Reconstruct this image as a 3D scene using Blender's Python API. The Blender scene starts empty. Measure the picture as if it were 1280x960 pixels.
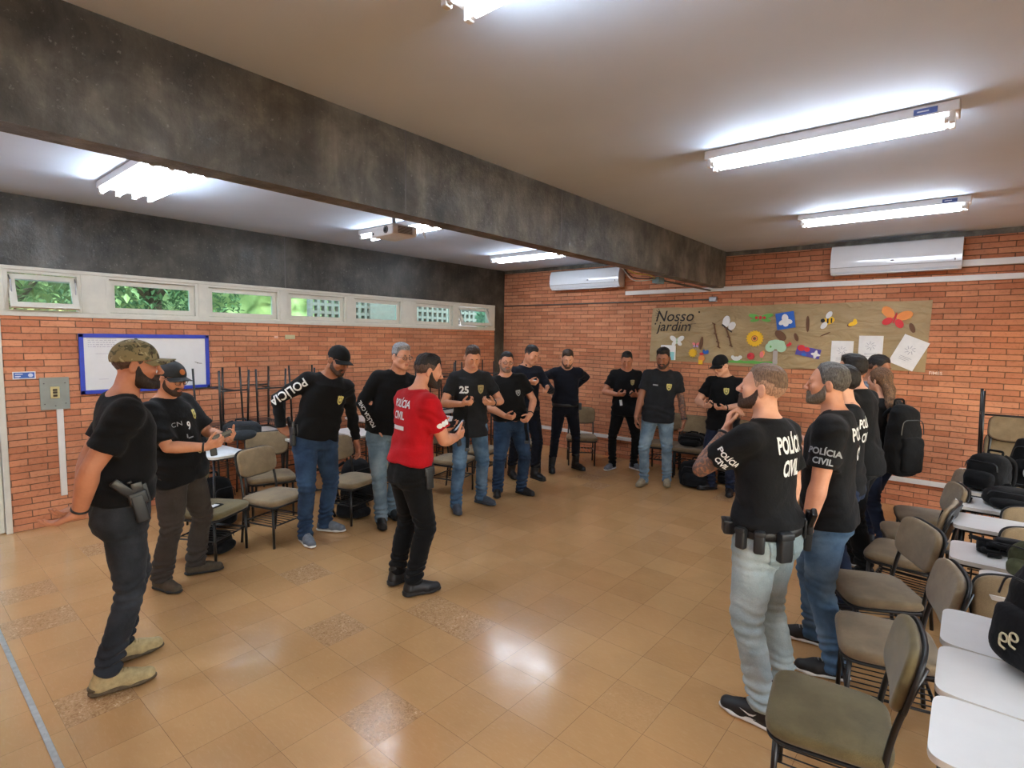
import bpy, bmesh, math, random
import numpy as np
from mathutils import Vector, Matrix
from mathutils.bvhtree import BVHTree
PI = math.pi
random.seed(7)
SC = bpy.context.scene
COL = SC.collection
CAMZ = 1.91

# ------------------------------------------------------------------ materials
def C(r, g, b):
    f = lambda c: (c / 255 / 12.92) if c / 255 <= 0.04045 else ((c / 255 + 0.055) / 1.055) ** 2.4
    return (f(r), f(g), f(b), 1.0)

class NT:
    """small node-tree builder"""
    def __init__(self, name):
        self.m = bpy.data.materials.new(name)
        self.m.use_nodes = True
        self.t = self.m.node_tree
        self.b = self.t.nodes['Principled BSDF']
        self.out = self.t.nodes['Material Output']
    def n(self, kind, **kw):
        nd = self.t.nodes.new(kind)
        for k, v in kw.items():
            if k in nd.inputs:
                nd.inputs[k].default_value = v
            else:
                setattr(nd, k, v)
        return nd
    def l(self, a, b):
        self.t.links.new(a, b)
    def coord(self, scale=(1, 1, 1), loc=(0, 0, 0), out='Object'):
        tc = self.n('ShaderNodeTexCoord')
        mp = self.n('ShaderNodeMapping')
        mp.inputs['Scale'].default_value = scale
        mp.inputs['Location'].default_value = loc
        self.l(tc.outputs[out], mp.inputs['Vector'])
        return mp.outputs['Vector']
    def noise(self, vec, scale, detail=4, rough=0.55, dist=0.0):
        nd = self.n('ShaderNodeTexNoise')
        nd.inputs['Scale'].default_value = scale
        nd.inputs['Detail'].default_value = detail
        nd.inputs['Roughness'].default_value = rough
        nd.inputs['Distortion'].default_value = dist
        self.l(vec, nd.inputs['Vector'])
        return nd.outputs['Fac']
    def ramp(self, fac, stops):
        nd = self.n('ShaderNodeValToRGB')
        cr = nd.color_ramp
        while len(cr.elements) < len(stops):
            cr.elements.new(0.5)
        for e, (p, c) in zip(cr.elements, stops):
            e.position = p
            e.color = c if hasattr(c, '__len__') else (c, c, c, 1)
        self.l(fac, nd.inputs['Fac'])
        return nd.outputs['Color']
    def mix(self, fac, a, b, mode='MIX'):
        nd = self.n('ShaderNodeMix', data_type='RGBA', blend_type=mode)
        for sock, v in ((0, fac), (6, a), (7, b)):
            if hasattr(v, 'links') or isinstance(v, bpy.types.NodeSocket):
                self.l(v, nd.inputs[sock])
            else:
                nd.inputs[sock].default_value = v
        return nd.outputs[2]
    def math(self, op, a, b=0.0):
        nd = self.n('ShaderNodeMath', operation=op)
        for i, v in enumerate((a, b)):
            if isinstance(v, bpy.types.NodeSocket):
                self.l(v, nd.inputs[i])
            else:
                nd.inputs[i].default_value = v
        return nd.outputs[0]
    def bump(self, h, strength=0.3, dist=0.01):
        nd = self.n('ShaderNodeBump')
        nd.inputs['Strength'].default_value = strength
        nd.inputs['Distance'].default_value = dist
        self.l(h, nd.inputs['Height'])
        self.l(nd.outputs['Normal'], self.b.inputs['Normal'])
    def set(self, **kw):
        for k, v in kw.items():
            k = k.replace('_', ' ')
            if isinstance(v, bpy.types.NodeSocket):
                self.l(v, self.b.inputs[k])
            else:
                self.b.inputs[k].default_value = v
        return self

MATS = {}
def mat(name, col, rough=0.6, metal=0.0, var=0.12, vs=12.0, bump=0.0, bs=200.0, spec=0.5, coat=0.0):
    if name in MATS:
        return MATS[name]
    t = NT(name)
    c = C(*col)
    v = t.coord()
    if var:
        d = tuple(max(0, x * (1 - var)) for x in c[:3]) + (1,)
        l = tuple(min(1, x * (1 + var)) for x in c[:3]) + (1,)
        t.set(Base_Color=t.ramp(t.noise(v, vs), [(0.3, d), (0.7, l)]))
    else:
        t.set(Base_Color=c)
    t.set(Roughness=rough, Metallic=metal)
    t.b.inputs['Specular IOR Level'].default_value = spec
    if coat:
        t.b.inputs['Coat Weight'].default_value = coat
        t.b.inputs['Coat Roughness'].default_value = 0.1
    if bump:
        t.bump(t.noise(v, bs, 3), bump, 0.004)
    MATS[name] = t.m
    return t.m

def mat_cloth(name, col, var=0.18, bump=0.35, wear=None):
    """woven cloth: broad tone variation, fine weave bump; wear = second colour in worn patches"""
    if name in MATS:
        return MATS[name]
    t = NT(name)
    v = t.coord()
    c = C(*col)
    d = tuple(x * (1 - var) for x in c[:3]) + (1,)
    l = tuple(min(1, x * (1 + var)) for x in c[:3]) + (1,)
    colr = t.ramp(t.noise(v, 9, 5), [(0.3, d), (0.7, l)])
    if wear:
        w = t.ramp(t.noise(v, 5.5, 3), [(0.42, 0.0), (0.68, 1.0)])
        colr = t.mix(w, colr, C(*wear))
    fine = t.ramp(t.noise(v, 420, 2), [(0.3, (0.75, 0.75, 0.75, 1)), (0.7, (1.0, 1.0, 1.0, 1))])
    colr = t.mix(1.0, colr, fine, 'MULTIPLY')
    t.set(Base_Color=colr, Roughness=0.88)
    t.b.inputs['Specular IOR Level'].default_value = 0.2
    t.b.inputs['Sheen Weight'].default_value = 0.04
    t.bump(t.noise(v, 30, 2, 0.5, 0.3), bump, 0.010)
    MATS[name] = t.m
    return t.m

def mat_emit(name, col, strength):
    if name in MATS:
        return MATS[name]
    t = NT(name)
    t.set(Base_Color=C(*col), Emission_Color=C(*col), Emission_Strength=strength)
    MATS[name] = t.m
    return t.m

# ------------------------------------------------------------------ objects
def tag(o, label=None, cat=None, group=None, kind=None):
    if label: o['label'] = label
    if cat: o['category'] = cat
    if group: o['group'] = group
    if kind: o['kind'] = kind
    return o

def thing(name, label, cat, loc=(0, 0, 0), rz=0.0, group=None):
    o = bpy.data.objects.new(name, None)
    o.empty_display_size = 0.1
    COL.objects.link(o)
    o.location = loc
    o.rotation_euler = (0, 0, rz)
    return tag(o, label, cat, group)

def link_mesh(name, me, m, parent=None, smooth=False):
    for x in (m if isinstance(m, (list, tuple)) else [m]):
        me.materials.append(x)
    if smooth:
        me.polygons.foreach_set('use_smooth', [True] * len(me.polygons))
    o = bpy.data.objects.new(name, me)
    COL.objects.link(o)
    if parent is not None:
        o.parent = parent
    return o

def obj(name, bm, m, parent=None, smooth=False, loc=None, rot=None, angle=None):
    bm.normal_update()
    me = bpy.data.meshes.new(name)
    bm.to_mesh(me)
    bm.free()
    if angle is not None:
        smooth = True
    o = link_mesh(name, me, m, parent, smooth)
    if angle is not None:
        try:
            me.set_sharp_from_angle(angle=angle)
        except Exception:
            pass
    if loc is not None: o.location = loc
    if rot is not None: o.rotation_euler = rot
    return o

def dup(root, loc, rz, label, group=None):
    r = root.copy(); COL.objects.link(r)
    r.location = loc; r.rotation_euler = (0, 0, rz)
    r['label'] = label
    if group: r['group'] = group
    for ch in list(root.children):
        c = ch.copy(); COL.objects.link(c); c.parent = r
        for g in ch.children:
            d = g.copy(); COL.objects.link(d); d.parent = c
    return r

# ------------------------------------------------------------------ mesh bits
def BM():
    return bmesh.new()

def box(bm, size, loc=(0, 0, 0), rot=None, bevel=0.0, seg=2):
    r = bmesh.ops.create_cube(bm, size=1.0)
    vs = r['verts']
    bmesh.ops.scale(bm, vec=size, verts=vs)
    if bevel > 0:
        es = list({e for v in vs for e in v.link_edges})
        rb = bmesh.ops.bevel(bm, geom=es, offset=bevel, segments=seg, affect='EDGES', profile=0.5)
        vs = list({v for f in rb['faces'] for v in f.verts} | {v for v in vs if v.is_valid})
        # whole island
        seen = set(vs); st = list(vs)
        while st:
            v = st.pop()
            for e in v.link_edges:
                w = e.other_vert(v)
                if w not in seen:
                    seen.add(w); st.append(w)
        vs = list(seen)
    M = Matrix.Translation(loc)
    if rot is not None:
        M = M @ (rot.to_matrix().to_4x4() if hasattr(rot, 'to_matrix') else (rot if isinstance(rot, Matrix) else Matrix.Rotation(rot, 4, 'Z')))
    bmesh.ops.transform(bm, matrix=M, verts=vs)
    return vs

def quad(bm, pts):
    return bm.faces.new([bm.verts.new(p) for p in pts])

def tube(bm, pts, r, seg=8, closed=False, caps=True):
    pts = [Vector(p) for p in pts]
    n = len(pts)
    rr = r if hasattr(r, '__len__') else [r] * n
    rings = []
    up = None
    for i, p in enumerate(pts):
        if closed:
            a, b = pts[i - 1], pts[(i + 1) % n]
        else:
            a, b = pts[max(i - 1, 0)], pts[min(i + 1, n - 1)]
        t = (b - a)
        if t.length < 1e-9: t = Vector((0, 0, 1))
        t.normalize()
        if up is None:
            up = Vector((0, 0, 1)) if abs(t.z) < 0.9 else Vector((1, 0, 0))
        up = (up - t * up.dot(t))
        if up.length < 1e-6: up = t.orthogonal()
        up.normalize()
        s = t.cross(up)
        k = 1.0
        if 0 < i < n - 1 and not closed:
            d1 = (pts[i] - pts[i - 1]).normalized(); d2 = (pts[i + 1] - pts[i]).normalized()
            k = 1 / max(0.7, math.sqrt(max(0.01, (1 + d1.dot(d2)) / 2)))
        rings.append([bm.verts.new(p + (up * math.cos(2 * PI * j / seg) + s * math.sin(2 * PI * j / seg)) * rr[i] * k) for j in range(seg)])
    m = n if closed else n - 1
    for i in range(m):
        A, B = rings[i], rings[(i + 1) % n]
        for j in range(seg):
            bm.faces.new((A[j], A[(j + 1) % seg], B[(j + 1) % seg], B[j]))
    if caps and not closed:
        bm.faces.new(rings[0][::-1]); bm.faces.new(rings[-1])

def arc_corner(pts, r, n=4):
    """round the inner corners of a polyline"""
    pts = [Vector(p) for p in pts]
    out = [pts[0]]
    for i in range(1, len(pts) - 1):
        a, b, c = pts[i - 1], pts[i], pts[i + 1]
        d1 = (a - b); d2 = (c - b)
        rr = min(r, d1.length * 0.45, d2.length * 0.45)
        p1 = b + d1.normalized() * rr; p2 = b + d2.normalized() * rr
        for k in range(n + 1):
            t = k / n
            out.append(p1 * (1 - t) ** 2 + b * 2 * t * (1 - t) + p2 * t * t)
    out.append(pts[-1])
    return out

def sup(th, e):
    c, s = math.cos(th), math.sin(th)
    return (math.copysign(abs(c) ** (2 / e), c), math.copysign(abs(s) ** (2 / e), s))

def pad(bm, w, d, h, r=0.02, e=4.5, dome=0.012, N=44, M=None, bend=0.0, taper=0.0):
    """cushion: superellipse outline in XY, rounded rim, slightly domed top, thickness h centred on z=0"""
    prof = [(0.35, -h / 2, 1)]
    k = 5
    for i in range(k + 1):
        a = -PI / 2 + PI / 2 * i / k
        prof.append((r * (1 - math.cos(a)), -h / 2 + r + r * math.sin(a), 0))
    for i in range(k + 1):
        a = PI / 2 * i / k
        prof.append((r * (1 - math.cos(a)), h / 2 - r + r * math.sin(a), 0))
    rings = []
    def ring(ww, dd, z):
        out = []
        for j in range(N):
            x, y = sup(2 * PI * j / N, e)
            X, Y = x * ww, y * dd
            X *= 1 + taper * (Y / (d / 2))
            out.append(Vector((X, Y, z + bend * (X / (w / 2)) ** 2)))
        return out
    for q in prof:
        if q[2]:
            rings.append(ring(w / 2 * q[0], d / 2 * q[0], q[1]))
        else:
            rings.append(ring(w / 2 - q[0], d / 2 - q[0], q[1]))
    for f in (0.85, 0.6, 0.3):
        rings.append(ring((w / 2 - r) * f, (d / 2 - r) * f, h / 2 + dome * (1 - f * f)))
    M = M or Matrix()
    vr = [[bm.verts.new(M @ p) for p in rg] for rg in rings]
    for A, B in zip(vr[:-1], vr[1:]):
        for j in range(N):
            bm.faces.new((A[j], A[(j + 1) % N], B[(j + 1) % N], B[j]))
    bm.faces.new(vr[0][::-1])
    bm.faces.new(vr[-1])

def disc_prism(bm, pts2, z0, z1, M=None):
    """extrude a 2D outline (counter-clockwise)"""
    M = M or Matrix()
    a = [bm.verts.new(M @ Vector((x, y, z0))) for x, y in pts2]
    b = [bm.verts.new(M @ Vector((x, y, z1))) for x, y in pts2]
    n = len(pts2)
    for i in range(n):
        bm.faces.new((a[i], a[(i + 1) % n], b[(i + 1) % n], b[i]))
    bm.faces.new(a[::-1]); bm.faces.new(b)

def sphere(bm, c, r, u=14, v=9, M=None):
    sx, sy, sz = r if hasattr(r, '__len__') else (r, r, r)
    res = bmesh.ops.create_uvsphere(bm, u_segments=u, v_segments=v, radius=1.0)
    T = Matrix.Translation(c) @ (M.to_4x4() if M is not None else Matrix()) @ Matrix.Diagonal((sx, sy, sz, 1))
    bmesh.ops.transform(bm, matrix=T, verts=res['verts'])

def text_mesh(body, size=1.0, bold=0.0, align='CENTER', shear=0.0, extrude=0.0, xscale=1.0):
    cu = bpy.data.curves.new('lettering', 'FONT')
    cu.body = body
    cu.size = size
    cu.align_x = align
    cu.align_y = 'CENTER'
    cu.offset = bold * size
    cu.shear = shear
    cu.extrude = extrude
    cu.resolution_u = 3
    o = bpy.data.objects.new('lettering_tmp', cu)
    COL.objects.link(o)
    dg = bpy.context.evaluated_depsgraph_get()
    me = bpy.data.meshes.new_from_object(o.evaluated_get(dg))
    bm = bmesh.new(); bm.from_mesh(me)
    bpy.data.objects.remove(o); bpy.data.curves.remove(cu); bpy.data.meshes.remove(me)
    if xscale != 1.0:
        bmesh.ops.scale(bm, vec=(xscale, 1, 1), verts=bm.verts)
    return bm
# ------------------------------------------------------------------ implicit surfaces -> smooth closed meshes (surface nets)
def axis(lo, hi, h, fine=()):
    xs = [lo]; x = lo
    while x < hi:
        st = h
        for a, b, hf in fine:
            if a - h <= x <= b:
                st = min(st, hf)
        x += st; xs.append(x)
    return np.array(xs, np.float64)

class Field:
    def __init__(s, ax):
        s.ax = ax
        s.F = np.full(tuple(len(a) for a in ax), 1.0, np.float32)
    def add(s, prim, k=.01, op='u', pad_=.02):
        fn, lo, hi = prim
        m = k + pad_
        sl = []
        for a, l, h in zip(s.ax, lo, hi):
            i0 = max(0, np.searchsorted(a, l - m) - 1); i1 = min(len(a), np.searchsorted(a, h + m) + 1)
            if i1 - i0 < 2: return s
            sl.append(slice(i0, i1))
        sl = tuple(sl)
        X = s.ax[0][sl[0]][:, None, None].astype(np.float32); Y = s.ax[1][sl[1]][None, :, None].astype(np.float32); Z = s.ax[2][sl[2]][None, None, :].astype(np.float32)
        d = fn(X, Y, Z)
        f = s.F[sl]
        if op == 'u':
            h = np.maximum(k - np.abs(f - d), 0) / k
            s.F[sl] = np.minimum(f, d) - h * h * k * .25
        elif op == 's':
            d = -d
            h = np.maximum(k - np.abs(f - d), 0) / k
            s.F[sl] = np.maximum(f, d) + h * h * k * .25
        return s
    def grids(s):
        return s.ax[0][:, None, None].astype(np.float32), s.ax[1][None, :, None].astype(np.float32), s.ax[2][None, None, :].astype(np.float32)
    def cutmax(s, d):
        s.F = np.maximum(s.F, d).astype(np.float32); return s
    def mesh(s):
        F = s.F
        # keep the border outside
        F = F.copy(); F[0] = F[-1] = 1; F[:, 0] = F[:, -1] = 1; F[:, :, 0] = F[:, :, -1] = 1
        I = F < 0
        nx, ny, nz = F.shape
        c = np.zeros((nx - 1, ny - 1, nz - 1), np.uint8)
        for dx in (0, 1):
            for dy in (0, 1):
                for dz in (0, 1):
                    c += I[dx:nx - 1 + dx, dy:ny - 1 + dy, dz:nz - 1 + dz]
        act = (c > 0) & (c < 8)
        ii, jj, kk = np.nonzero(act)
        n = len(ii)
        if n == 0: return np.zeros((0, 3)), np.zeros((0, 4), int)
        idx = np.full(act.shape, -1, np.int32); idx[ii, jj, kk] = np.arange(n)
        P = np.zeros((n, 3)); W = np.zeros(n)
        corners = [(a, b, d) for a in (0, 1) for b in (0, 1) for d in (0, 1)]
        ax = s.ax
        for p in corners:
            for a in range(3):
                if p[a] == 0:
                    q = list(p); q[a] = 1
                    f0 = F[ii + p[0], jj + p[1], kk + p[2]]; f1 = F[ii + q[0], jj + q[1], kk + q[2]]
                    m = (f0 < 0) != (f1 < 0)
                    t = np.where(m, f0 / np.where(m, f0 - f1, 1), 0)
                    p0 = np.stack([ax[0][ii + p[0]], ax[1][jj + p[1]], ax[2][kk + p[2]]], 1)
                    p1 = np.stack([ax[0][ii + q[0]], ax[1][jj + q[1]], ax[2][kk + q[2]]], 1)
                    P += np.where(m[:, None], p0 + (p1 - p0) * t[:, None], 0); W += m
        P /= W[:, None]
        quads = []
        for a in range(3):
            b, d = (a + 1) % 3, (a + 2) % 3
            s0 = [slice(None)] * 3; s1 = [slice(None)] * 3
            s0[a] = slice(0, -1); s1[a] = slice(1, None)
            for q in (b, d):
                s0[q] = slice(1, -1); s1[q] = slice(1, -1)
            A, B = I[tuple(s0)], I[tuple(s1)]
            e = np.nonzero(A != B)
            flip = A[e]
            pos = [None] * 3
            pos[a] = e[a]; pos[b] = e[b] + 1; pos[d] = e[d] + 1
            def cell(ob, od):
                r = [None] * 3
                r[a] = pos[a]; r[b] = pos[b] - ob; r[d] = pos[d] - od
                return idx[r[0], r[1], r[2]]
            v = np.stack([cell(1, 1), cell(0, 1), cell(0, 0), cell(1, 0)], 1)
            v[~flip] = v[~flip][:, ::-1]
            quads.append(v)
        return P, np.concatenate(quads)

def relax(P, Q, it=1, lam=.5):
    E = np.concatenate([Q[:, [0, 1]], Q[:, [1, 2]], Q[:, [2, 3]], Q[:, [3, 0]]])
    n = len(P)
    deg = np.bincount(E[:, 0], minlength=n) + np.bincount(E[:, 1], minlength=n)
    for _ in range(it):
        S = np.zeros_like(P)
        for a in range(3):
            S[:, a] = np.bincount(E[:, 0], P[E[:, 1], a], n) + np.bincount(E[:, 1], P[E[:, 0], a], n)
        P = P + lam * (S / np.maximum(deg, 1)[:, None] - P)
    return P

def np_mesh(name, P, Q, m, parent=None, mi=None):
    me = bpy.data.meshes.new(name)
    me.vertices.add(len(P)); me.vertices.foreach_set('co', np.ascontiguousarray(P, np.float32).ravel())
    me.loops.add(Q.size); me.loops.foreach_set('vertex_index', np.ascontiguousarray(Q, np.int32).ravel())
    me.polygons.add(len(Q)); me.polygons.foreach_set('loop_start', np.arange(0, Q.size, 4, dtype=np.int32))
    if mi is not None: me.polygons.foreach_set('material_index', np.ascontiguousarray(mi, np.int32))
    me.update(calc_edges=True)
    return link_mesh(name, me, m, parent, True)

V3 = lambda *a: np.array(a, np.float64)
def nrm(v):
    v = np.asarray(v, float); return v / max(1e-9, np.linalg.norm(v))
def cap(a, b, ra, rb, flat=None):
    """round tapered bar; flat = (axis, factor) squeezes it along an axis"""
    a = np.asarray(a, float); b = np.asarray(b, float)
    ab = b - a; L2 = max(1e-9, ab @ ab); R = max(ra, rb)
    def fn(X, Y, Z):
        x, y, z = X - a[0], Y - a[1], Z - a[2]
        t = np.clip((x * ab[0] + y * ab[1] + z * ab[2]) / L2, 0, 1)
        x, y, z = x - t * ab[0], y - t * ab[1], z - t * ab[2]
        d2 = x * x + y * y + z * z
        if flat is not None:
            n, f = flat
            q = x * n[0] + y * n[1] + z * n[2]
            d2 = d2 + q * q * (f * f - 1)
        return (np.sqrt(d2) - (ra + (rb - ra) * t)).astype(np.float32)
    return fn, np.minimum(a, b) - R, np.maximum(a, b) + R
def poly(pts, radii, flat=None, cutend=False):
    """one limb through several joints: hard union of round tapered bars, no swelling where they meet"""
    cs = [cap(pts[i], pts[i + 1], radii[i], radii[i + 1], flat) for i in range(len(pts) - 1)]
    e_ = np.asarray(pts[-1], float); u_ = nrm(e_ - np.asarray(pts[-2], float))
    def fn(X, Y, Z):
        d = cs[0][0](X, Y, Z)
        for c in cs[1:]: d = np.minimum(d, c[0](X, Y, Z))
        if cutend: d = np.maximum(d, (X - e_[0]) * u_[0] + (Y - e_[1]) * u_[1] + (Z - e_[2]) * u_[2])
        return d.astype(np.float32)
    return fn, np.min([c[1] for c in cs], axis=0), np.max([c[2] for c in cs], axis=0)
def ball(c, r):
    return cap(c, np.asarray(c, float) + V3(0, 0, 1e-4), r, r)
def ell(c, r, M=None):
    c = np.asarray(c, float); r = np.asarray(r, float); M = np.eye(3) if M is None else M
    R = r.max(); rm = r.min()
    def fn(X, Y, Z):
        x, y, z = X - c[0], Y - c[1], Z - c[2]
        u = [(x * M[0, i] + y * M[1, i] + z * M[2, i]) for i in range(3)]
        k0 = np.sqrt((u[0] / r[0]) ** 2 + (u[1] / r[1]) ** 2 + (u[2] / r[2]) ** 2)
        k1 = np.sqrt((u[0] / r[0] ** 2) ** 2 + (u[1] / r[1] ** 2) ** 2 + (u[2] / r[2] ** 2) ** 2)
        return (k0 * (k0 - 1) / np.maximum(k1, 1e-6)).astype(np.float32)
    return fn, c - R, c + R
def rbox(c, h, r, M=None):
    c = np.asarray(c, float); M = np.eye(3) if M is None else M; R = float(np.linalg.norm(h))
    def fn(X, Y, Z):
        x, y, z = X - c[0], Y - c[1], Z - c[2]
        u = [np.abs(x * M[0, i] + y * M[1, i] + z * M[2, i]) - (h[i] - r) for i in range(3)]
        o = np.sqrt(sum(np.maximum(q, 0) ** 2 for q in u))
        return (o + np.minimum(np.maximum(np.maximum(u[0], u[1]), u[2]), 0) - r).astype(np.float32)
    return fn, c - R, c + R
def loft(a, b, side, table, e=2.3, rnd=.015):
    """stack of superellipse sections from a to b: table rows (t, half width, half depth front, half depth back, forward offset)"""
    a = np.asarray(a, float); b = np.asarray(b, float)
    u = b - a; L = np.linalg.norm(u); u = u / L
    s = nrm(np.asarray(side, float) - u * (u @ side)); f = np.cross(u, s)
    T = np.array(table, float)
    R = T[:, 1:4].max() * 1.15 + np.abs(T[:, 4]).max()
    def fn(X, Y, Z):
        x, y, z = X - a[0], Y - a[1], Z - a[2]
        t = (x * u[0] + y * u[1] + z * u[2]) / L
        p = x * s[0] + y * s[1] + z * s[2]; q = x * f[0] + y * f[1] + z * f[2]
        tc = np.clip(t, T[0, 0], T[-1, 0])
        w = np.interp(tc, T[:, 0], T[:, 1]); df = np.interp(tc, T[:, 0], T[:, 2]); db = np.interp(tc, T[:, 0], T[:, 3]); o = np.interp(tc, T[:, 0], T[:, 4])
        q = q - o
        dd = np.where(q > 0, df, db)
        r = (np.abs(p / w) ** e + np.abs(q / dd) ** e) ** (1 / e)
        d = (r - 1) * np.minimum(w, dd) * .9
        zc = np.maximum((T[0, 0] - t) * L, (t - T[-1, 0]) * L)
        h = np.maximum(rnd - np.abs(d - zc), 0) / rnd
        return (np.maximum(d, zc) + h * h * rnd * .25).astype(np.float32)
    lo = np.minimum(a + u * L * T[0, 0], a + u * L * T[-1, 0]) - R; hi = np.maximum(a + u * L * T[0, 0], a + u * L * T[-1, 0]) + R
    return fn, lo, hi
def wob(X, Y, Z, f, seed=0.0):
    """cheap smooth noise, about -1..1"""
    a = np.sin(f * (1.0 * X + .6 * Y + .3 * Z) + 1.3 + seed) + np.sin(f * (-.5 * X + .9 * Y + .5 * Z) * 1.27 + 4.1 + 2 * seed)
    b = np.sin(f * (.4 * X - .5 * Y + 1.0 * Z) * 1.61 + 2.2 * a * .4 + seed * 3) + np.sin(f * (.8 * X + .3 * Y - .9 * Z) * 2.1 + .7 * a + 5 * seed)
    return (a + b) * .3
def implicit(name, prims, h, m, parent=None, wob_amp=0.0, wob_f=20.0, seed=0.0, cut=None, it=1):
    lo = np.min([p[0][1] for p in prims if p[2] == 'u'], axis=0) - .03; hi = np.max([p[0][2] for p in prims if p[2] == 'u'], axis=0) + .03
    F = Field([axis(lo[i], hi[i], h) for i in range(3)])
    for p, k, op in prims: F.add(p, k, op, .03)
    if wob_amp: F.F += (wob_amp * wob(*F.grids(), wob_f, seed)).astype(np.float32)
    if cut is not None: F.cutmax(cut(*F.grids()))
    P, Q = F.mesh(); P = relax(P, Q, it)
    return np_mesh(name, P, Q, m, parent)

# ------------------------------------------------------------------ room materials
XW, YB, ZC = -6.80, 7.82, 3.15
def mat_brick(name, axis):
    t = NT(name)
    tc = t.n('ShaderNodeTexCoord'); sep = t.n('ShaderNodeSeparateXYZ'); cmb = t.n('ShaderNodeCombineXYZ')
    t.l(tc.outputs['Object'], sep.inputs[0])
    t.l(sep.outputs[axis], cmb.inputs[0]); t.l(sep.outputs['Z'], cmb.inputs[1])
    # slightly wavy courses
    nz = t.n('ShaderNodeTexNoise'); nz.inputs['Scale'].default_value = 2.3; nz.inputs['Detail'].default_value = 3
    t.l(cmb.outputs[0], nz.inputs['Vector'])
    sub = t.n('ShaderNodeVectorMath', operation='SUBTRACT'); t.l(nz.outputs['Color'], sub.inputs[0]); sub.inputs[1].default_value = (.5, .5, .5)
    scl = t.n('ShaderNodeVectorMath', operation='MULTIPLY'); t.l(sub.outputs[0], scl.inputs[0]); scl.inputs[1].default_value = (.05, .012, 0)
    add = t.n('ShaderNodeVectorMath', operation='ADD'); t.l(cmb.outputs[0], add.inputs[0]); t.l(scl.outputs[0], add.inputs[1])
    br = t.n('ShaderNodeTexBrick'); br.offset = 0.5
    br.inputs['Scale'].default_value = 1.0
    br.inputs['Brick Width'].default_value = 0.275
    br.inputs['Row Height'].default_value = 0.0627
    br.inputs['Mortar Size'].default_value = 0.0045
    br.inputs['Mortar Smooth'].default_value = 0.35
    br.inputs['Bias'].default_value = 0.0
    br.inputs['Color1'].default_value = C(212, 148, 112)
    br.inputs['Color2'].default_value = C(186, 117, 84)
    br.inputs['Mortar'].default_value = C(116, 88, 70)
    t.l(add.outputs[0], br.inputs['Vector'])
    v = cmb.outputs[0]
    st = t.ramp(t.noise(v, 1.4, 4, .6), [(.35, (.80, .80, .80, 1)), (.62, (1.06, 1.03, 1.0, 1))])
    col = t.mix(1.0, br.outputs['Color'], st, 'MULTIPLY')
    sp = t.ramp(t.noise(v, 26, 4, .65), [(.30, (.70, .66, .62, 1)), (.48, (1, 1, 1, 1))])
    col = t.mix(0.8, col, sp, 'MULTIPLY')
    # old whitish and greenish daubs on the bricks
    pale = t.math('MULTIPLY', t.ramp(t.noise(v, 9, 3, .6), [(.70, 0.0), (.78, 0.55)]), 1.0)
    col = t.mix(pale, col, C(206, 172, 142))
    dk = t.ramp(t.noise(v, 15, 2, .5), [(.74, 0.0), (.80, 0.55)])
    col = t.mix(dk, col, C(92, 74, 60))
    t.set(Base_Color=col, Roughness=.85)
    t.b.inputs['Specular IOR Level'].default_value = .25
    hh = t.mix(.25, t.math('SUBTRACT', 1.0, br.outputs['Fac']), t.noise(v, 60, 4))
    t.bump(hh, .8, .012)
    return t.m
M_BRX = mat_brick('brick_back', 'X'); M_BRY = mat_brick('brick_side', 'Y')

def mat_concrete(name='board_marked_concrete', k=1.0):
    t = NT(name)
    v = t.coord()
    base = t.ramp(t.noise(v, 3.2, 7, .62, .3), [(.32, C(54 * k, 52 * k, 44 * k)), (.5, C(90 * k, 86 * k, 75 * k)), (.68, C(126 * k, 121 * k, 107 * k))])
    vs = t.coord((14, 14, 1.2))
    streak = t.ramp(t.noise(vs, 1.2, 5, .6), [(.35, (.72, .72, .72, 1)), (.62, (1.08, 1.08, 1.06, 1))])
    col = t.mix(.8, base, streak, 'MULTIPLY')
    fleck = t.ramp(t.noise(v, 42, 3, .7), [(.63, 0.0), (.72, 0.35)])
    col = t.mix(fleck, col, C(168, 164, 154))
    t.set(Base_Color=col, Roughness=t.ramp(t.noise(v, 8, 4), [(.3, .30), (.7, .55)]))
    t.b.inputs['Specular IOR Level'].default_value = .5
    t.bump(t.noise(v, 26, 6, .65), .4, .012)
    return t.m
M_CONC = mat_concrete(); M_CONCD = mat_concrete('dark_concrete', .70)

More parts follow.
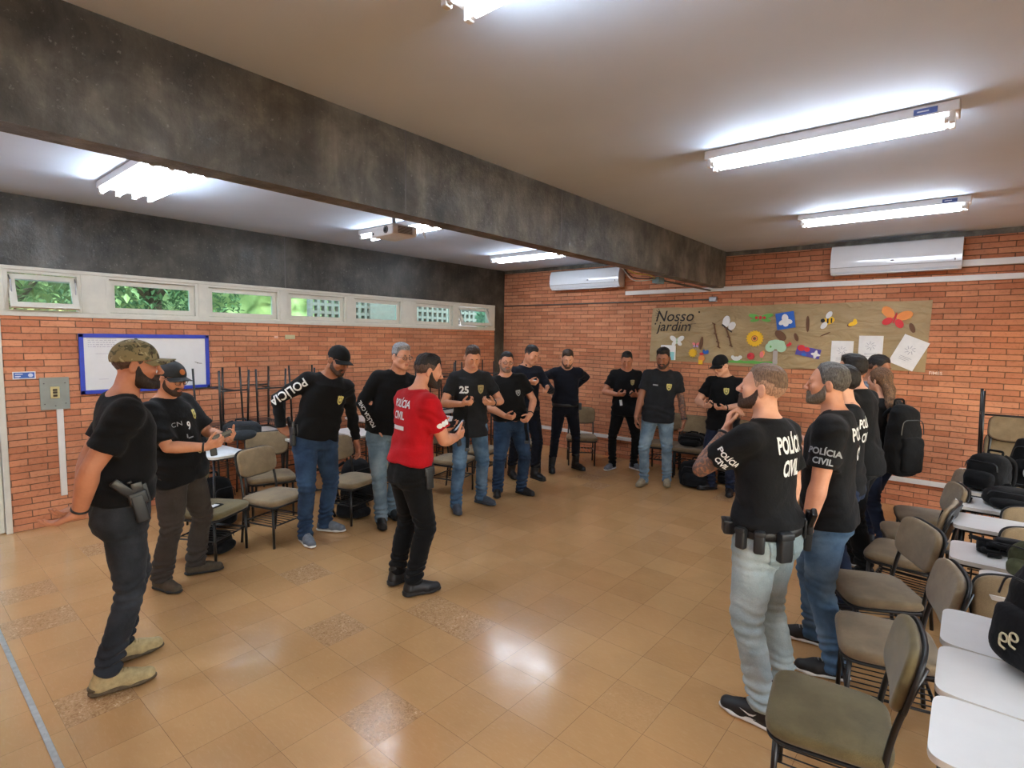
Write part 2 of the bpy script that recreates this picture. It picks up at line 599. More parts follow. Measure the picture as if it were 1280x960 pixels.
def mat_floor():
    t = NT('waxed_vinyl_tile')
    S = 0.3014
    v = t.coord((1, 1, 1), (1.4048 + 10 * S, -1.4377 + 20 * S, 0))
    br = t.n('ShaderNodeTexBrick'); br.offset = 0.0; br.squash = 1.0
    br.inputs['Scale'].default_value = 1.0
    br.inputs['Brick Width'].default_value = S; br.inputs['Row Height'].default_value = S
    br.inputs['Mortar Size'].default_value = 0.0011; br.inputs['Mortar Smooth'].default_value = 0.4
    br.inputs['Color1'].default_value = C(199, 157, 108); br.inputs['Color2'].default_value = C(190, 147, 99)
    br.inputs['Mortar'].default_value = C(116, 88, 62)
    t.l(v, br.inputs['Vector'])
    w = t.coord()
    blot = t.ramp(t.noise(w, 1.1, 5, .6, .4), [(.3, (.86, .84, .82, 1)), (.65, (1.06, 1.05, 1.04, 1))])
    col = t.mix(1.0, br.outputs['Color'], blot, 'MULTIPLY')
    # per-tile random number picks the worn, marbled tiles
    sc = t.n('ShaderNodeVectorMath', operation='SCALE'); t.l(v, sc.inputs[0]); sc.inputs['Scale'].default_value = 1 / S
    fl = t.n('ShaderNodeVectorMath', operation='FLOOR'); t.l(sc.outputs[0], fl.inputs[0])
    wn = t.n('ShaderNodeTexWhiteNoise', noise_dimensions='2D'); t.l(fl.outputs[0], wn.inputs['Vector'])
    worn = t.ramp(wn.outputs['Value'], [(.93, 0.0), (.95, 1.0)])
    marb = t.noise(w, 34, 5, .7, 2.2)
    vein = t.ramp(marb, [(.40, C(136, 98, 66)), (.47, C(176, 138, 98)), (.60, C(194, 156, 116)), (.66, C(234, 212, 180))])
    col = t.mix(t.math('MULTIPLY', worn, .75), col, vein)
    # broad scuffs across the middle of the room
    scuff = t.ramp(t.noise(t.coord((9, 30, 1)), 2.2, 4, .7, .6), [(.50, 0.0), (.85, .22)])
    col = t.mix(scuff, col, C(220, 190, 152))
    spots = t.ramp(t.noise(w, 60, 2, .5), [(.765, 0.0), (.79, .7)])
    col = t.mix(spots, col, C(96, 62, 38))
    t.set(Base_Color=col, Roughness=t.ramp(t.noise(w, 5, 5, .6), [(.3, .11), (.7, .24)]))
    t.b.inputs['Specular IOR Level'].default_value = .5
    hh = t.mix(.5, t.math('SUBTRACT', 1.0, br.outputs['Fac']), t.noise(w, 9, 4, .6))
    hh = t.mix(t.math('MULTIPLY', worn, .5), hh, marb)
    t.bump(hh, .22, .006)
    return t.m
M_FLOOR = mat_floor()

def mat_ceiling():
    t = NT('painted_ceiling')
    v = t.coord()
    col = t.ramp(t.noise(v, 1.3, 4), [(.3, C(206, 220, 236)), (.7, C(214, 227, 242))])
    t.set(Base_Color=col, Roughness=.75)
    t.bump(t.noise(v, 70, 4), .15, .004)
    return t.m
M_CEIL = mat_ceiling()
M_FRAME = mat('window_paint', (214, 212, 200), .5, var=.05)
M_WHITE = mat('white_enamel', (232, 233, 232), .35, var=.02)
M_PVC = mat('white_plastic_duct', (228, 228, 224), .45, var=.03)
M_GALV = mat('galvanised_steel', (150, 150, 150), .4, metal=.8, var=.1)
M_GREYP = mat('grey_conduit', (92, 88, 84), .5, var=.1)
M_ALU = mat('aluminium_strip', (190, 192, 192), .45, metal=.6, var=.15, vs=30)
M_BLK = mat('black_steel', (16, 15, 15), .35, var=.1)
M_BLKP = mat('black_plastic', (20, 20, 21), .5, var=.1)
def mat_glass():
    t = NT('window_pane_glass')
    tr = t.n('ShaderNodeBsdfTransparent'); tr.inputs['Color'].default_value = (.80, .96, .92, 1)
    gl = t.n('ShaderNodeBsdfGlossy'); gl.inputs['Roughness'].default_value = .05
    mx = t.n('ShaderNodeMixShader')
    mx.inputs[0].default_value = .07; t.l(tr.outputs[0], mx.inputs[1]); t.l(gl.outputs[0], mx.inputs[2])
    t.l(mx.outputs[0], t.out.inputs['Surface'])
    return t.m
M_GLASS = mat_glass()

def slab(name, lo, hi, m, kind='structure', parent=None, bevel=0.0):
    bm = BM()
    box(bm, [hi[i] - lo[i] for i in range(3)], [(hi[i] + lo[i]) / 2 for i in range(3)], bevel=bevel)
    o = obj(name, bm, m, parent)
    if kind: o['kind'] = kind
    return o

XR, YF = 3.3, -2.4
slab('floor', (XW - .15, YF - .15, -.12), (XR + .15, YB + .15, 0), M_FLOOR)
slab('ceiling', (XW - .15, YF - .15, ZC), (XR + .15, YB + .15, ZC + .2), M_CEIL)
slab('wall_back', (XW, YB, 0), (XR + .15, YB + .15, ZC - .06), M_BRX)
slab('trim_1', (XW, YB - .005, ZC - .06), (XR + .15, YB + .15, ZC), M_CONC)          # slab edge over the back wall
slab('wall_left', (XW - .15, .82, 0), (XW, 7.56, 2.04), M_BRY)
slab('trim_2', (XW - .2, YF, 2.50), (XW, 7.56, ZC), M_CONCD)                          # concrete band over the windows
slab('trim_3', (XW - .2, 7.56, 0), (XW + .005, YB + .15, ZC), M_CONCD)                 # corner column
slab('trim_4', (-2.86, YF, 2.655), (-2.71, YB, ZC), M_CONC)                           # the deep beam across the room
slab('wall_left_near', (XW - .15, YF - .15, 0), (XW, -.35, 2.50), M_BRY)
slab('wall_front', (XW - .15, YF - .15, 0), (XR + .15, YF, ZC), M_BRX)
# right wall with a band of windows, outside the picture
slab('wall_right', (XR, YF, 0), (XR + .15, YB, 1.0), M_BRY)
slab('wall_right_upper', (XR, YF, 2.3), (XR + .15, YB, ZC), M_CONC)
for k in range(5):
    y = YF + (YB - YF) * k / 4
    slab('trim_%d' % (10 + k), (XR, y - .12, 1.0), (XR + .15, y + .12, 2.3), M_FRAME)
# fine pour joints of the concrete
for nm, lo, hi in (('trim_5', (-2.7095, 3.83, 2.66), (-2.7085, 3.842, ZC)), ('trim_6', (XW + .0005, 3.53, 2.5), (XW + .0015, 3.545, ZC)), ('trim_7', (-2.7095, 2.18, 2.66), (-2.7085, 2.19, ZC))):
    slab(nm, lo, hi, M_GREYP)
# metal division strip in the floor
bm = BM(); box(bm, (5.2, .026, .005), (-4.2, .457, .0025), bevel=.002)
for k in range(9):
    bmesh.ops.create_cone(bm, segments=8, radius1=.005, radius2=.003, depth=.003, cap_ends=True, matrix=Matrix.Translation((-6.6 + k * .56, .457, .006)))
o = obj('trim_8', bm, M_ALU); o['kind'] = 'structure'

# ---------------------------------------------------------------- windows of the left wall
def window(n, y0, y1, tilt=0.0):
    root = bpy.data.objects.new('window_%d' % n, None); COL.objects.link(root)
    root.location = (XW - .04, (y0 + y1) / 2, 2.27); root['kind'] = 'structure'
    w = y1 - y0
    bm = BM()
    for s in (-1, 1):
        box(bm, (.08, .03, .40), (0, s * (w / 2 - .015), 0))
        box(bm, (.08, w - .06, .03), (0, 0, s * .185))
    obj('outer_frame', bm, M_FRAME, root)
    bm = BM()
    W, Hh = w - .064, .332
    for s in (-1, 1):
        box(bm, (.035, .05, Hh), (0, s * (W / 2 - .025), 0))
        box(bm, (.035, W - .1, .05), (0, 0, s * (Hh / 2 - .025)))
    sash = obj('sash', bm, M_FRAME, root); sash.location = (-.012, 0, 0)
    bm = BM(); box(bm, (.006, W - .09, Hh - .09))
    g = obj('glass_pane', bm, M_GLASS, sash)
    if tilt:
        sash.rotation_euler = (0, tilt, 0); sash.location = (.05, 0, 0)
        bm = BM(); 
        for s in (-1, 1): tube(bm, [(0, s * (w / 2 - .04), .15), (.06, s * (w / 2 - .045), .10), (.07, s * (w / 2 - .05), -.02)], .005, 6)
        obj('stay_arm', bm, M_GALV, root)
    return root
wins = [(.857, 1.425, math.radians(-22)), (1.63, 2.50, 0), (2.58, 3.46, 0), (3.55, 4.43, 0), (4.53, 5.42, 0), (5.66, 6.53, 0), (6.61, 7.42, math.radians(-24))]
for i, (a, b, tl) in enumerate(wins): window(i + 1, a, b, tl)
slab('trim_20', (XW - .12, .80, 2.04), (XW + .012, 7.56, 2.085), M_FRAME, bevel=.004)
slab('trim_21', (XW - .12, .80, 2.465), (XW + .012, 7.56, 2.50), M_FRAME, bevel=.004)
for i, (a, b) in enumerate(((.80, .857), (1.425, 1.63), (2.50, 2.58), (3.46, 3.55), (4.43, 4.53), (5.42, 5.66), (6.53, 6.61), (7.42, 7.56))):
    slab('trim_%d' % (30 + i), (XW - .10, a, 2.085), (XW + .006, b, 2.465), M_FRAME, bevel=.003)
# ---------------------------------------------------------------- door opening at the left edge
root = bpy.data.objects.new('door_1', None); COL.objects.link(root); root.location = (XW, .25, 0); root['kind'] = 'structure'
bm = BM(); box(bm, (.17, .045, 2.5), (-.07, .547, 1.25), bevel=.004); obj('jamb', bm, M_FRAME, root)
bm = BM(); box(bm, (.17, .045, 2.5), (-.07, -.60, 1.25), bevel=.004); obj('jamb', bm, M_FRAME, root)
bm = BM(); box(bm, (.05, 1.1, .06), (-.05, -.03, 2.12), bevel=.004); obj('transom', bm, M_FRAME, root)
bm = BM(); box(bm, (.01, 1.06, .33), (-.05, -.03, 2.31)); obj('transom_pane', bm, M_GLASS, root)
bm = BM(); box(bm, (.8, .04, 2.06), (-.42, .50, 1.04), bevel=.004); leaf = obj('door_leaf', bm, M_FRAME, root)
# ---------------------------------------------------------------- outside: yard, pierced block wall, trees
M_YARD = mat('yard_concrete', (190, 184, 190), .8, var=.12, vs=3)
slab('yard_ground', (-30, -14, -.3), (XW - .15, 24, -.02), M_YARD)
M_COB = mat('grey_block', (120, 118, 114), .9, var=.15)
bm = BM()
y0, y1, z0, z1 = 4.9, 8.9, 0.0, 4.2
nY = int((y1 - y0) / .135); nZ = int((z1 - z0) / .135)
for i in range(nY + 1):
    box(bm, (.10, .055, z1 - z0), (-8.6, y0 + i * .135, (z0 + z1) / 2))
for k in range(nZ + 1):
    box(bm, (.09, y1 - y0, .05), (-8.6, (y0 + y1) / 2, z0 + k * .135))
box(bm, (.16, .55, z1), (-8.6, 6.33, z1 / 2))
tag(obj('block_screen', bm, M_COB), 'grey pierced block screen wall standing outside the window strip', 'wall')
def leafmat(name, a, b):
    t = NT(name); v = t.coord()
    t.set(Base_Color=t.ramp(t.noise(v, 2.4, 3), [(.3, C(*a)), (.7, C(*b))]), Roughness=.55)
    t.b.inputs['Transmission Weight'].default_value = 0.0
    return t.m
ML = [leafmat('leaf_mid', (62, 92, 56), (104, 132, 84)), leafmat('leaf_light', (104, 126, 72), (158, 172, 112)), leafmat('leaf_dark', (44, 78, 60), (78, 116, 92))]
M_BARK = mat('bark', (96, 78, 62), .9, bump=.6, bs=30)
def tree(x, y, h, R, m, label, seed, n=5200):
    rnd = random.Random(seed)
    t = thing('tree', label, 'tree', (x, y, 0), group=None)
    bm = BM(); tube(bm, [(0, 0, -.05), (.05, .05, h * .3), (-.05, .1, h * .6), (0, 0, h * .9)], [.16, .13, .09, .03], 8)
    for k in range(5):
        a = rnd.uniform(0, 2 * PI)
        tube(bm, [(0, 0.05, h * .45), (R * .5 * math.cos(a), R * .5 * math.sin(a), h * rnd.uniform(.6, .85))], [.06, .02], 6)
    obj('trunk', bm, M_BARK, t, smooth=True)
    bm = BM()
    for k in range(n):
        while True:
            p = Vector((rnd.uniform(-1, 1), rnd.uniform(-1, 1), rnd.uniform(-1, 1)))
            if .25 < p.length < 1: break
        c = Vector((p.x * R, p.y * R, h * .66 + p.z * h * .42))
        q = Matrix.Rotation(rnd.uniform(0, 6.28), 3, 'Z') @ Matrix.Rotation(rnd.uniform(-1, 1), 3, 'X')
        s = rnd.uniform(.05, .11)
        pts = [(0, -s, 0), (s * .45, 0, .02), (0, s, 0), (-s * .45, 0, .02)]
        vs = [bm.verts.new(c + q @ Vector(u)) for u in pts]
        bm.faces.new(vs)
    obj('foliage', bm, m, t)
def hedge(y, m, label, seed):
    pr = [(ell((-16, y + dy, z), (1.6, 1.9, 1.7)), .5, 'u') for dy, z in ((-1.5, 1.2), (1.4, 1.5), (-.8, 3.4), (1.2, 4.0), (.1, 5.6))]
    o = implicit('hedge', pr, .12, m, None, .22, 5.5, seed); tag(o, label, 'hedge')
hedge(-3.4, ML[2], 'dark green hedge mass far beyond the leftmost window', .3); hedge(1.6, ML[0], 'mid green hedge mass far beyond the second window', 1.3); hedge(6.6, ML[1], 'light green hedge mass far beyond the third window', 2.2); hedge(11.6, ML[0], 'green hedge mass far beyond the pierced screen', 3.1); hedge(16.6, ML[2], 'dark green hedge mass far beyond the corner window', 4.4)
tree(-10.2, 1.2, 4.6, 1.7, ML[1], 'light green tree seen through the leftmost windows', 1)
tree(-12.4, 3.7, 5.4, 1.9, ML[0], 'mid green tree seen beyond the second and third windows', 2)
tree(-11.4, 8.4, 5.6, 2.0, ML[1], 'yellowish green tree behind the pierced block screen', 3)
tree(-12.4, 12.2, 5.6, 2.0, ML[2], 'dark green tree beyond the far end of the block screen', 4)
tree(-13.0, -1.6, 5.2, 2.1, ML[2], 'dark green tree out beyond the open door', 5)
tree(-12.6, 17.5, 6.0, 2.6, ML[0], 'large leafy tree far out past the corner window', 6)

# ---------------------------------------------------------------- ceiling lamps
M_TUBE = mat_emit('fluorescent_tube', (228, 240, 255), 42.0)
M_LABELB = mat('blue_label', (52, 66, 120), .5, var=.05)
def lamp(loc, L, ntube, W, label, sticker):
    t = thing('ceiling_lamp', label, 'ceiling lamp', loc, group='fluorescent tube lamps')
    bm = BM()
    box(bm, (L, W, .055), (0, 0, -.0275), bevel=.006)
    obj('housing', bm, M_WHITE, t)
    for k in range(ntube):
        y = (k - (ntube - 1) / 2) * (W - .05) / max(1, ntube - 1) * (1.0)
        bm = BM(); tube(bm, [(-L / 2 + .055, y, -.085), (L / 2 - .055, y, -.085)], .0145, 10)
        tb = obj('tube', bm, M_TUBE, t, smooth=True)
        for s in (-1, 1):
            bm = BM(); box(bm, (.028, .034, .055), (s * (L / 2 - .03), y, -.078), bevel=.006)
            tube(bm, [(s * (L / 2 - .062), y, -.085), (s * (L / 2 - .035), y, -.085)], .0155, 10)
            obj('lamp_holder', bm, M_PVC, t)
    if sticker:
        bm = BM(); box(bm, (.10, .002, .03), (L / 2 - .14, -W / 2 - .0015, -.03))
        st = obj('maker_sticker', bm, M_LABELB, t); st['label'] = 'dark blue sticker'
        bm = BM(); box(bm, (.05, .0008, .006), (L / 2 - .15, -W / 2 - .0028, -.03)); obj('sticker_print', bm, M_WHITE, st)
    return t
lamp((-.78, 3.70, ZC - .002), 1.30, 2, .16, 'large white twin tube lamp at upper right, nearest of the two with blue sticker', True)
lamp((-.74, 6.02, ZC - .002), 1.30, 2, .16, 'white twin tube lamp in front of the right air conditioner', True)
lamp((-.85, 1.42, ZC - .002), 1.30, 2, .16, 'white twin tube lamp cut by the top edge of the photo', True)
lamp((-5.0, 1.52, ZC - .002), 1.30, 4, .40, 'white four tube lamp above the camouflage capped man, partly behind the beam', False)
lamp((-5.0, 3.95, ZC - .002), 1.30, 2, .20, 'white twin tube lamp behind the white projector', False)
lamp((-5.05, 6.30, ZC - .002), 1.30, 2, .20, 'white twin tube lamp near the far end of the beam, left of the loose wires', False)
for yy in (-.95,):  # unseen row behind the camera, added to light the foreground
    lamp((-.85, yy, ZC - .002), 1.30, 2, .16, 'added unseen white twin tube lamp behind the camera position', True)
    lamp((-5.0, yy, ZC - .002), 1.30, 4, .40, 'added unseen white four tube lamp behind the camera, left bay', False)
for yy in (1.42, 3.70, 6.02):
    pass

# ---------------------------------------------------------------- air conditioners
def air_conditioner(x0, x1, z0, z1, label, logo_x):
    w, h = x1 - x0, z1 - z0
    t = thing('air_conditioner', label, 'air conditioner', ((x0 + x1) / 2, YB - .001, z0), group='wall air conditioners')
    prof = [(0, .0), (-.13, .0), (-.175, .03), (-.20, .08), (-.205, .14), (-.195, h * .75), (-.165, h - .012), (-.14, h), (0, h)]
    bm = BM(); 
    a = [bm.verts.new((-w / 2, y, z)) for y, z in prof]; b = [bm.verts.new((w / 2, y, z)) for y, z in prof]
    n = len(prof)
    for i in range(n):
        bm.faces.new((a[i], a[(i + 1) % n], b[(i + 1) % n], b[i]))
    bm.faces.new(a[::-1]); bm.faces.new(b)
    bmesh.ops.recalc_face_normals(bm, faces=bm.faces)
    obj('casing', bm, mat('ac_gloss', (232, 236, 240), .12, var=.01, coat=.5), t, angle=math.radians(20))
    bm = BM(); box(bm, (w - .06, .085, .012), (0, -.135, .004), Matrix.Rotation(.12, 4, 'X'), bevel=.003)
    obj('air_flap', bm, M_PVC, t)
    bm = BM(); box(bm, (w - .02, .004, .003), (0, -.2035, .075)); obj('front_seam', bm, M_GREYP, t)
    bm = BM(); sphere(bm, (logo_x, -.2035, .13), (.020, .003, .010)); obj('oval_badge', bm, mat('badge_grey', (90, 90, 100), .4), t)
    bm = BM(); box(bm, (.012, .004, .02), (w / 2 - .06, -.205, .10), bevel=.002); obj('display_window', bm, mat('badge_grey', (90, 90, 100), .4), t)
air_conditioner(-1.39, -.15, 2.735, 3.075, 'wide white air conditioner on the brick wall under the ceiling at upper right', .0)
air_conditioner(-5.60, -4.28, 2.735, 3.045, 'white air conditioner on the brick wall left of the beam end', .1)

def duct(label, pts, w, h, m, name='cable_duct', cat='cable duct'):
    bm = BM(); lo = Vector([min(p[i] for p in pts) for i in range(3)]); hi = Vector([max(p[i] for p in pts) for i in range(3)])
    box(bm, (hi.x - lo.x if hi.x - lo.x > .001 else w, max(w, .001), max(hi.z - lo.z, h)), ((lo + hi) / 2), bevel=.004)
    return tag(obj(name, bm, m), label, cat)
duct('long white cable duct running along the back wall above the paper mural', [(-4.24, YB - .022, 2.64), (XR, YB - .022, 2.64)], .045, .062, M_PVC)
duct('short white pipe duct leaving the right air conditioner', [(-.15, YB - .03, 2.80), (XR, YB - .03, 2.80)], .06, .07, M_PVC)
duct('white cable duct low on the back wall behind the chairs', [(-6.2, YB - .024, .325), (XR, YB - .024, .325)], .04, .055, M_PVC)
t = thing('steel_conduit', 'thin grey steel conduit across the back wall ending left of the mural top', 'conduit', (-6.78, YB - .02, 2.50))
bm = BM(); tube(bm, [(0, 0, 0), (3.86, 0, 0)], .011, 8); obj('pipe', bm, M_GREYP, t, smooth=True)
bm = BM(); box(bm, (.11, .05, .075), (3.92, .0, 0), bevel=.008); obj('junction_box', bm, M_GALV, t)
# junction box and wires at the far end of the beam
t = thing('junction_box', 'grey steel conduit with open box and loose yellow wires under the beam', 'conduit', (-2.90, 6.6, 2.64))
bm = BM(); tube(bm, [(0, -.45, -.015), (0, 1.2, -.015)], .012, 8)
obj('pipe', bm, M_GREYP, t, smooth=True)
bm = BM(); box(bm, (.09, .15, .075), (-.02, -.45, -.02), bevel=.008); obj('box_body', bm, mat('teal_box', (110, 135, 140), .5), t)
for k, (c, dz) in enumerate((((205, 180, 60), .03), ((30, 30, 30), -.01), ((200, 198, 190), -.03))):
    bm = BM(); tube(bm, arc_corner([(-.02, -.52, 0), (-.05, -.62, dz), (-.22, -.72, dz * 1.5), (-.42, -.80, .25), (-.6, -.6, .45)], .1), .006, 6)
    obj('loose_wire', bm, mat('wire_%d' % k, c, .5), t, smooth=True)
# projector
t = thing('projector', 'white projector hanging from the ceiling beyond the beam', 'projector', (-4.42, 3.42, 2.92), math.radians(-6))
bm = BM(); box(bm, (.40, .28, .10), (0, 0, 0), bevel=.018, seg=3); obj('case', bm, M_WHITE, t, angle=.6)
bm = BM(); tube(bm, [(.09, -.135, .0), (.09, -.152, .0)], .034, 20); ln = obj('lens_ring', bm, M_GREYP, t)
bm = BM(); sphere(bm, (.09, -.150, 0), (.024, .01, .024)); obj('lens_glass', bm, mat('lens_dark', (12, 14, 20), .05), ln, smooth=True)
bm = BM(); sphere(bm, (-.15, -.141, -.015), (.013, .004, .013)); obj('sensor_window', bm, M_BLKP, t)
bm = BM(); tube(bm, [(0, 0, .05), (0, 0, .225)], .018, 10); box(bm, (.14, .14, .008), (0, 0, .226)); box(bm, (.16, .1, .01), (0, 0, .055)); obj('ceiling_mount', bm, M_GALV, t)
bm = BM()
for k in range(7): box(bm, (.002, .16, .006), (.2005, 0, -.03 + k * .010))
obj('vent_grille', bm, M_GREYP, t)
bm = BM(); tube(bm, arc_corner([(.16, .13, 0), (.26, .17, .02), (.28, .18, -.08), (.30, .12, .02), (.26, .1, .22)], .05), .006, 6); obj('power_cable', bm, M_WHITE, t, smooth=True)

# ---------------------------------------------------------------- things on the left wall
t = thing('whiteboard', 'whiteboard with blue frame on the left brick wall', 'whiteboard', (XW + .001, 1.985, 1.58))
bm = BM(); box(bm, (.012, 1.16, .55), (.008, 0, 0)); pn = obj('panel', bm, mat('board_white', (222, 224, 226), .25, var=.02), t)
bm = BM()
for s in (-1, 1):
    box(bm, (.024, .04, .61), (.012, s * .585, 0), bevel=.004); box(bm, (.024, 1.21, .04), (.012, 0, s * .285), bevel=.004)
obj('frame', bm, mat('blue_frame', (42, 62, 168), .4, var=.05), t)
bm = BM(); rnd = random.Random(5)
for r in range(4):
    y = -.53
    while y < -.30:
        L = rnd.uniform(.01, .03); quad(bm, [(.0148, y, .235 - r * .022), (.0148, y + L, .235 - r * .022), (.0148, y + L, .242 - r * .022), (.0148, y, .242 - r * .022)]); y += L + .008
for zz, ya, yb in ((.10, -.47, -.36), (-.16, -.45, -.37), (.252, -.54, -.29)):
    quad(bm, [(.0148, ya, zz), (.0148, yb, zz), (.0148, yb, zz + .004), (.0148, ya, zz + .004)])
obj('faint_writing', bm, mat('pale_ink', (176, 176, 190), .5), pn)
bm = BM(); tube(bm, arc_corner([(.016, .45, .0), (.016, .50, -.02), (.016, .53, -.02), (.016, .47, -.015)], .02), .003, 5); obj('pen_mark', bm, M_GREYP, pn)
t = thing('wall_sign', 'small blue and white sign on the brick beside the door', 'sign', (XW + .001, .963, 1.485))
bm = BM(); box(bm, (.004, .165, .070), (.002, 0, 0)); obj('plate', bm, M_WHITE, t)
bm = BM(); box(bm, (.004, .148, .054), (.0035, 0, 0)); pl = obj('blue_field', bm, mat('sign_blue', (58, 96, 170), .5, var=.05), t)
bm = BM()
for k, (ya, L, z) in enumerate(((-.065, .055, .012), (-.065, .04, -.008), (-.065, .03, -.019))): box(bm, (.001, L, .008 if k < 2 else .004), (.0062, ya + L / 2, z))
bmesh.ops.create_circle(bm, cap_ends=True, radius=.018, segments=20, matrix=Matrix.Translation((.0066, .045, 0)) @ Matrix.Rotation(PI / 2, 4, 'Y'))
obj('sign_print', bm, mat('sign_print', (205, 214, 232), .5), pl)
t = thing('switch_panel', 'grey metal switch panel on the brick left of the whiteboard', 'switch', (XW + .001, 1.18, 1.30))
bm = BM(); box(bm, (.012, .225, .315), (.006, 0, 0), bevel=.003)
obj('cover_plate', bm, mat('grey_enamel', (138, 142, 134), .45, var=.06), t)
bm = BM(); box(bm, (.008, .07, .115), (.016, 0, .01), bevel=.004); sw = obj('switch_plate', bm, mat('cream_plastic', (200, 184, 130), .5), t)
bm = BM()
for z in (-.025, .005, .03): box(bm, (.006, .034, .022), (.021, 0, z + .005), bevel=.003)
obj('switch_rocker', bm, mat('brown_rocker', (70, 56, 36), .5), sw)
for y, z in ((-.08, .1), (.08, .1), (-.08, -.1), (.08, -.1), (0, -.12)):
    bm = BM(); sphere(bm, (.013, y, z), (.003, .006, .006), 8, 6); obj('screw', bm, M_GREYP, t)
bm = BM(); box(bm, (.02, .052, .86), (XW + .010, 1.21, .715), bevel=.004)
tag(obj('cable_duct', bm, M_PVC), 'white vertical cable duct under the grey switch panel', 'cable duct')
bm = BM(); box(bm, (.012, .135, .055), (XW + .006, 3.585, 1.875), bevel=.004)
tag(obj('outlet_cover', bm, mat('pale_olive', (196, 190, 150), .5)), 'small pale blank outlet cover on brick below the windows', 'outlet cover')
bm = BM(); box(bm, (.008, .05, .03), (XW + .004, 3.40, 1.872), bevel=.003)
tag(obj('outlet_cover', bm, mat('pale_pink', (222, 178, 156), .6)), 'tiny pinkish patch plate left of the pale outlet cover', 'outlet cover')

# ---------------------------------------------------------------- paper mural on the back wall
def at(x, z, d=0.0): return Vector((x, YB - .006 - d, z))
M_KRAFT = NT('kraft_paper'); v = M_KRAFT.coord()
M_KRAFT.set(Base_Color=M_KRAFT.ramp(M_KRAFT.noise(v, 2.5, 4), [(.3, C(152, 130, 92)), (.7, C(176, 154, 114))]), Roughness=.6)
M_KRAFT.bump(M_KRAFT.noise(M_KRAFT.coord((1.0, 1, 2.4)), 2.6, 3, .5, .8), .5, .12)
M_KRAFT = M_KRAFT.m
t = thing('paper_mural', 'long brown kraft paper mural with cut-out garden animals on the back wall', 'mural', (0, 0, 0))
bm = BM(); nx, nz = 60, 14; rnd = random.Random(3)
g = {}
for i in range(nx + 1):
    for k in range(nz + 1):
        u, w = i / nx, k / nz
        x = -3.80 + u * 3.40 + .02 * w
        zb = 1.585 + .02 * math.sin(u * 9); zt = 2.395 + .02 * u + .006 * math.sin(u * 25)
        d = .008 + .009 * math.sin(u * 31 + w * 5) * math.sin(w * 7 + u * 12) + .004 * math.sin(u * 90 + w * 11)
        g[i, k] = bm.verts.new((x, YB - .004 - max(0, d), zb + (zt - zb) * w))
for i in range(nx):
    for k in range(nz):
        bm.faces.new((g[i, k], g[i + 1, k], g[i + 1, k + 1], g[i, k + 1]))
sheet = obj('paper_sheet', bm, M_KRAFT, t, smooth=True)
P_ = lambda n, c: mat('paper_' + n, c, .7, var=.05)
CW, CY, CR, CB, CG, CBR, CK, CP, CO, CT = (P_('white', (232, 234, 236)), P_('yellow', (238, 192, 40)), P_('red', (206, 52, 58)), P_('blue', (40, 98, 190)), P_('green', (96, 170, 76)), P_('brown', (104, 72, 50)), P_('black', (28, 24, 24)), P_('pink', (232, 130, 130)), P_('orange', (236, 150, 80)), P_('mint', (176, 214, 184)))
LAY = [0]
def cut(name, polys, parent, dx, dz, ang=0.0, sc=1.0):
    """flat paper cut-out: [(outline, material)], each with paper thickness, glued on the sheet"""
    mats, bm = [], BM()
    R = Matrix.Rotation(ang, 2)
    for pts, m in polys:
        if m not in mats: mats.append(m)
        LAY[0] += 1
        d0 = .018 + .0004 * (LAY[0] % 12) 
        q = [R @ Vector((x * sc, z * sc)) for x, z in pts]
        vs = [bm.verts.new(at(dx + p.x, dz + p.y, d0)) for p in q]
        vb = [bm.verts.new(at(dx + p.x, dz + p.y, .004)) for p in q]
        f = bm.faces.new(vs); f.material_index = mats.index(m)
        for i in range(len(vs)):
            f = bm.faces.new((vs[i], vs[(i + 1) % len(vs)], vb[(i + 1) % len(vs)], vb[i])); f.material_index = mats.index(m)
    bmesh.ops.recalc_face_normals(bm, faces=bm.faces)
    return obj(name, bm, mats, parent)
def el(cx, cz, a, b, n=16, rot=0.0):
    c, s = math.cos(rot), math.sin(rot)
    return [(cx + a * math.cos(q) * c - b * math.sin(q) * s, cz + a * math.cos(q) * s + b * math.sin(q) * c) for q in (2 * PI * i / n for i in range(n))]
def rc(cx, cz, w, h): return [(cx - w / 2, cz - h / 2), (cx + w / 2, cz - h / 2), (cx + w / 2, cz + h / 2), (cx - w / 2, cz + h / 2)]
def flower(r, n, m, cm):
    return [(el(.72 * r * math.cos(2 * PI * k / n), .72 * r * math.sin(2 * PI * k / n), r * .34, r * .17, 10, 2 * PI * k / n), m) for k in range(n)] + [(el(0, 0, r * .62, r * .62), m), (el(0, 0, r * .40, r * .40), CBR), (el(0, 0, r * .34, r * .34), CO), (el(0, 0, r * .20, r * .20), cm)]
def bfly(a, m1, m2, body):
    return [(el(-a * .55, a * .32, a * .55, a * .34, 12, 2.5), m1), (el(a * .55, a * .32, a * .55, a * .34, 12, .6), m1), (el(-a * .4, -a * .35, a * .38, a * .26, 12, .8), m2), (el(a * .4, -a * .35, a * .38, a * .26, 12, -.8), m2), (el(0, 0, a * .07, a * .45, 10), body)]
cut('sunflower_cutout', flower(.105, 18, CY, CBR), t, -2.27, 1.955)
cut('flower_cutout', flower(.062, 12, CY, CBR), t, -3.12, 1.735)
cut('blue_square_card', [(rc(0, 0, .22, .215), CB), (el(0, .03, .04, .055), CW), (el(-.045, -.02, .04, .03, 12, .5), CW), (el(.045, -.02, .04, .03, 12, -.5), CW), (el(0, -.045, .035, .035), CW)], t, -1.90, 2.195, .16)
cut('red_yellow_butterfly', bfly(.15, CO, CR, CR) + [(el(-.1, .05, .05, .035), CY), (el(.1, .05, .05, .035), CY), (el(-.07, -.06, .03, .02), CW), (el(.07, -.06, .03, .02), CB)], t, -.72, 2.215, -.25)
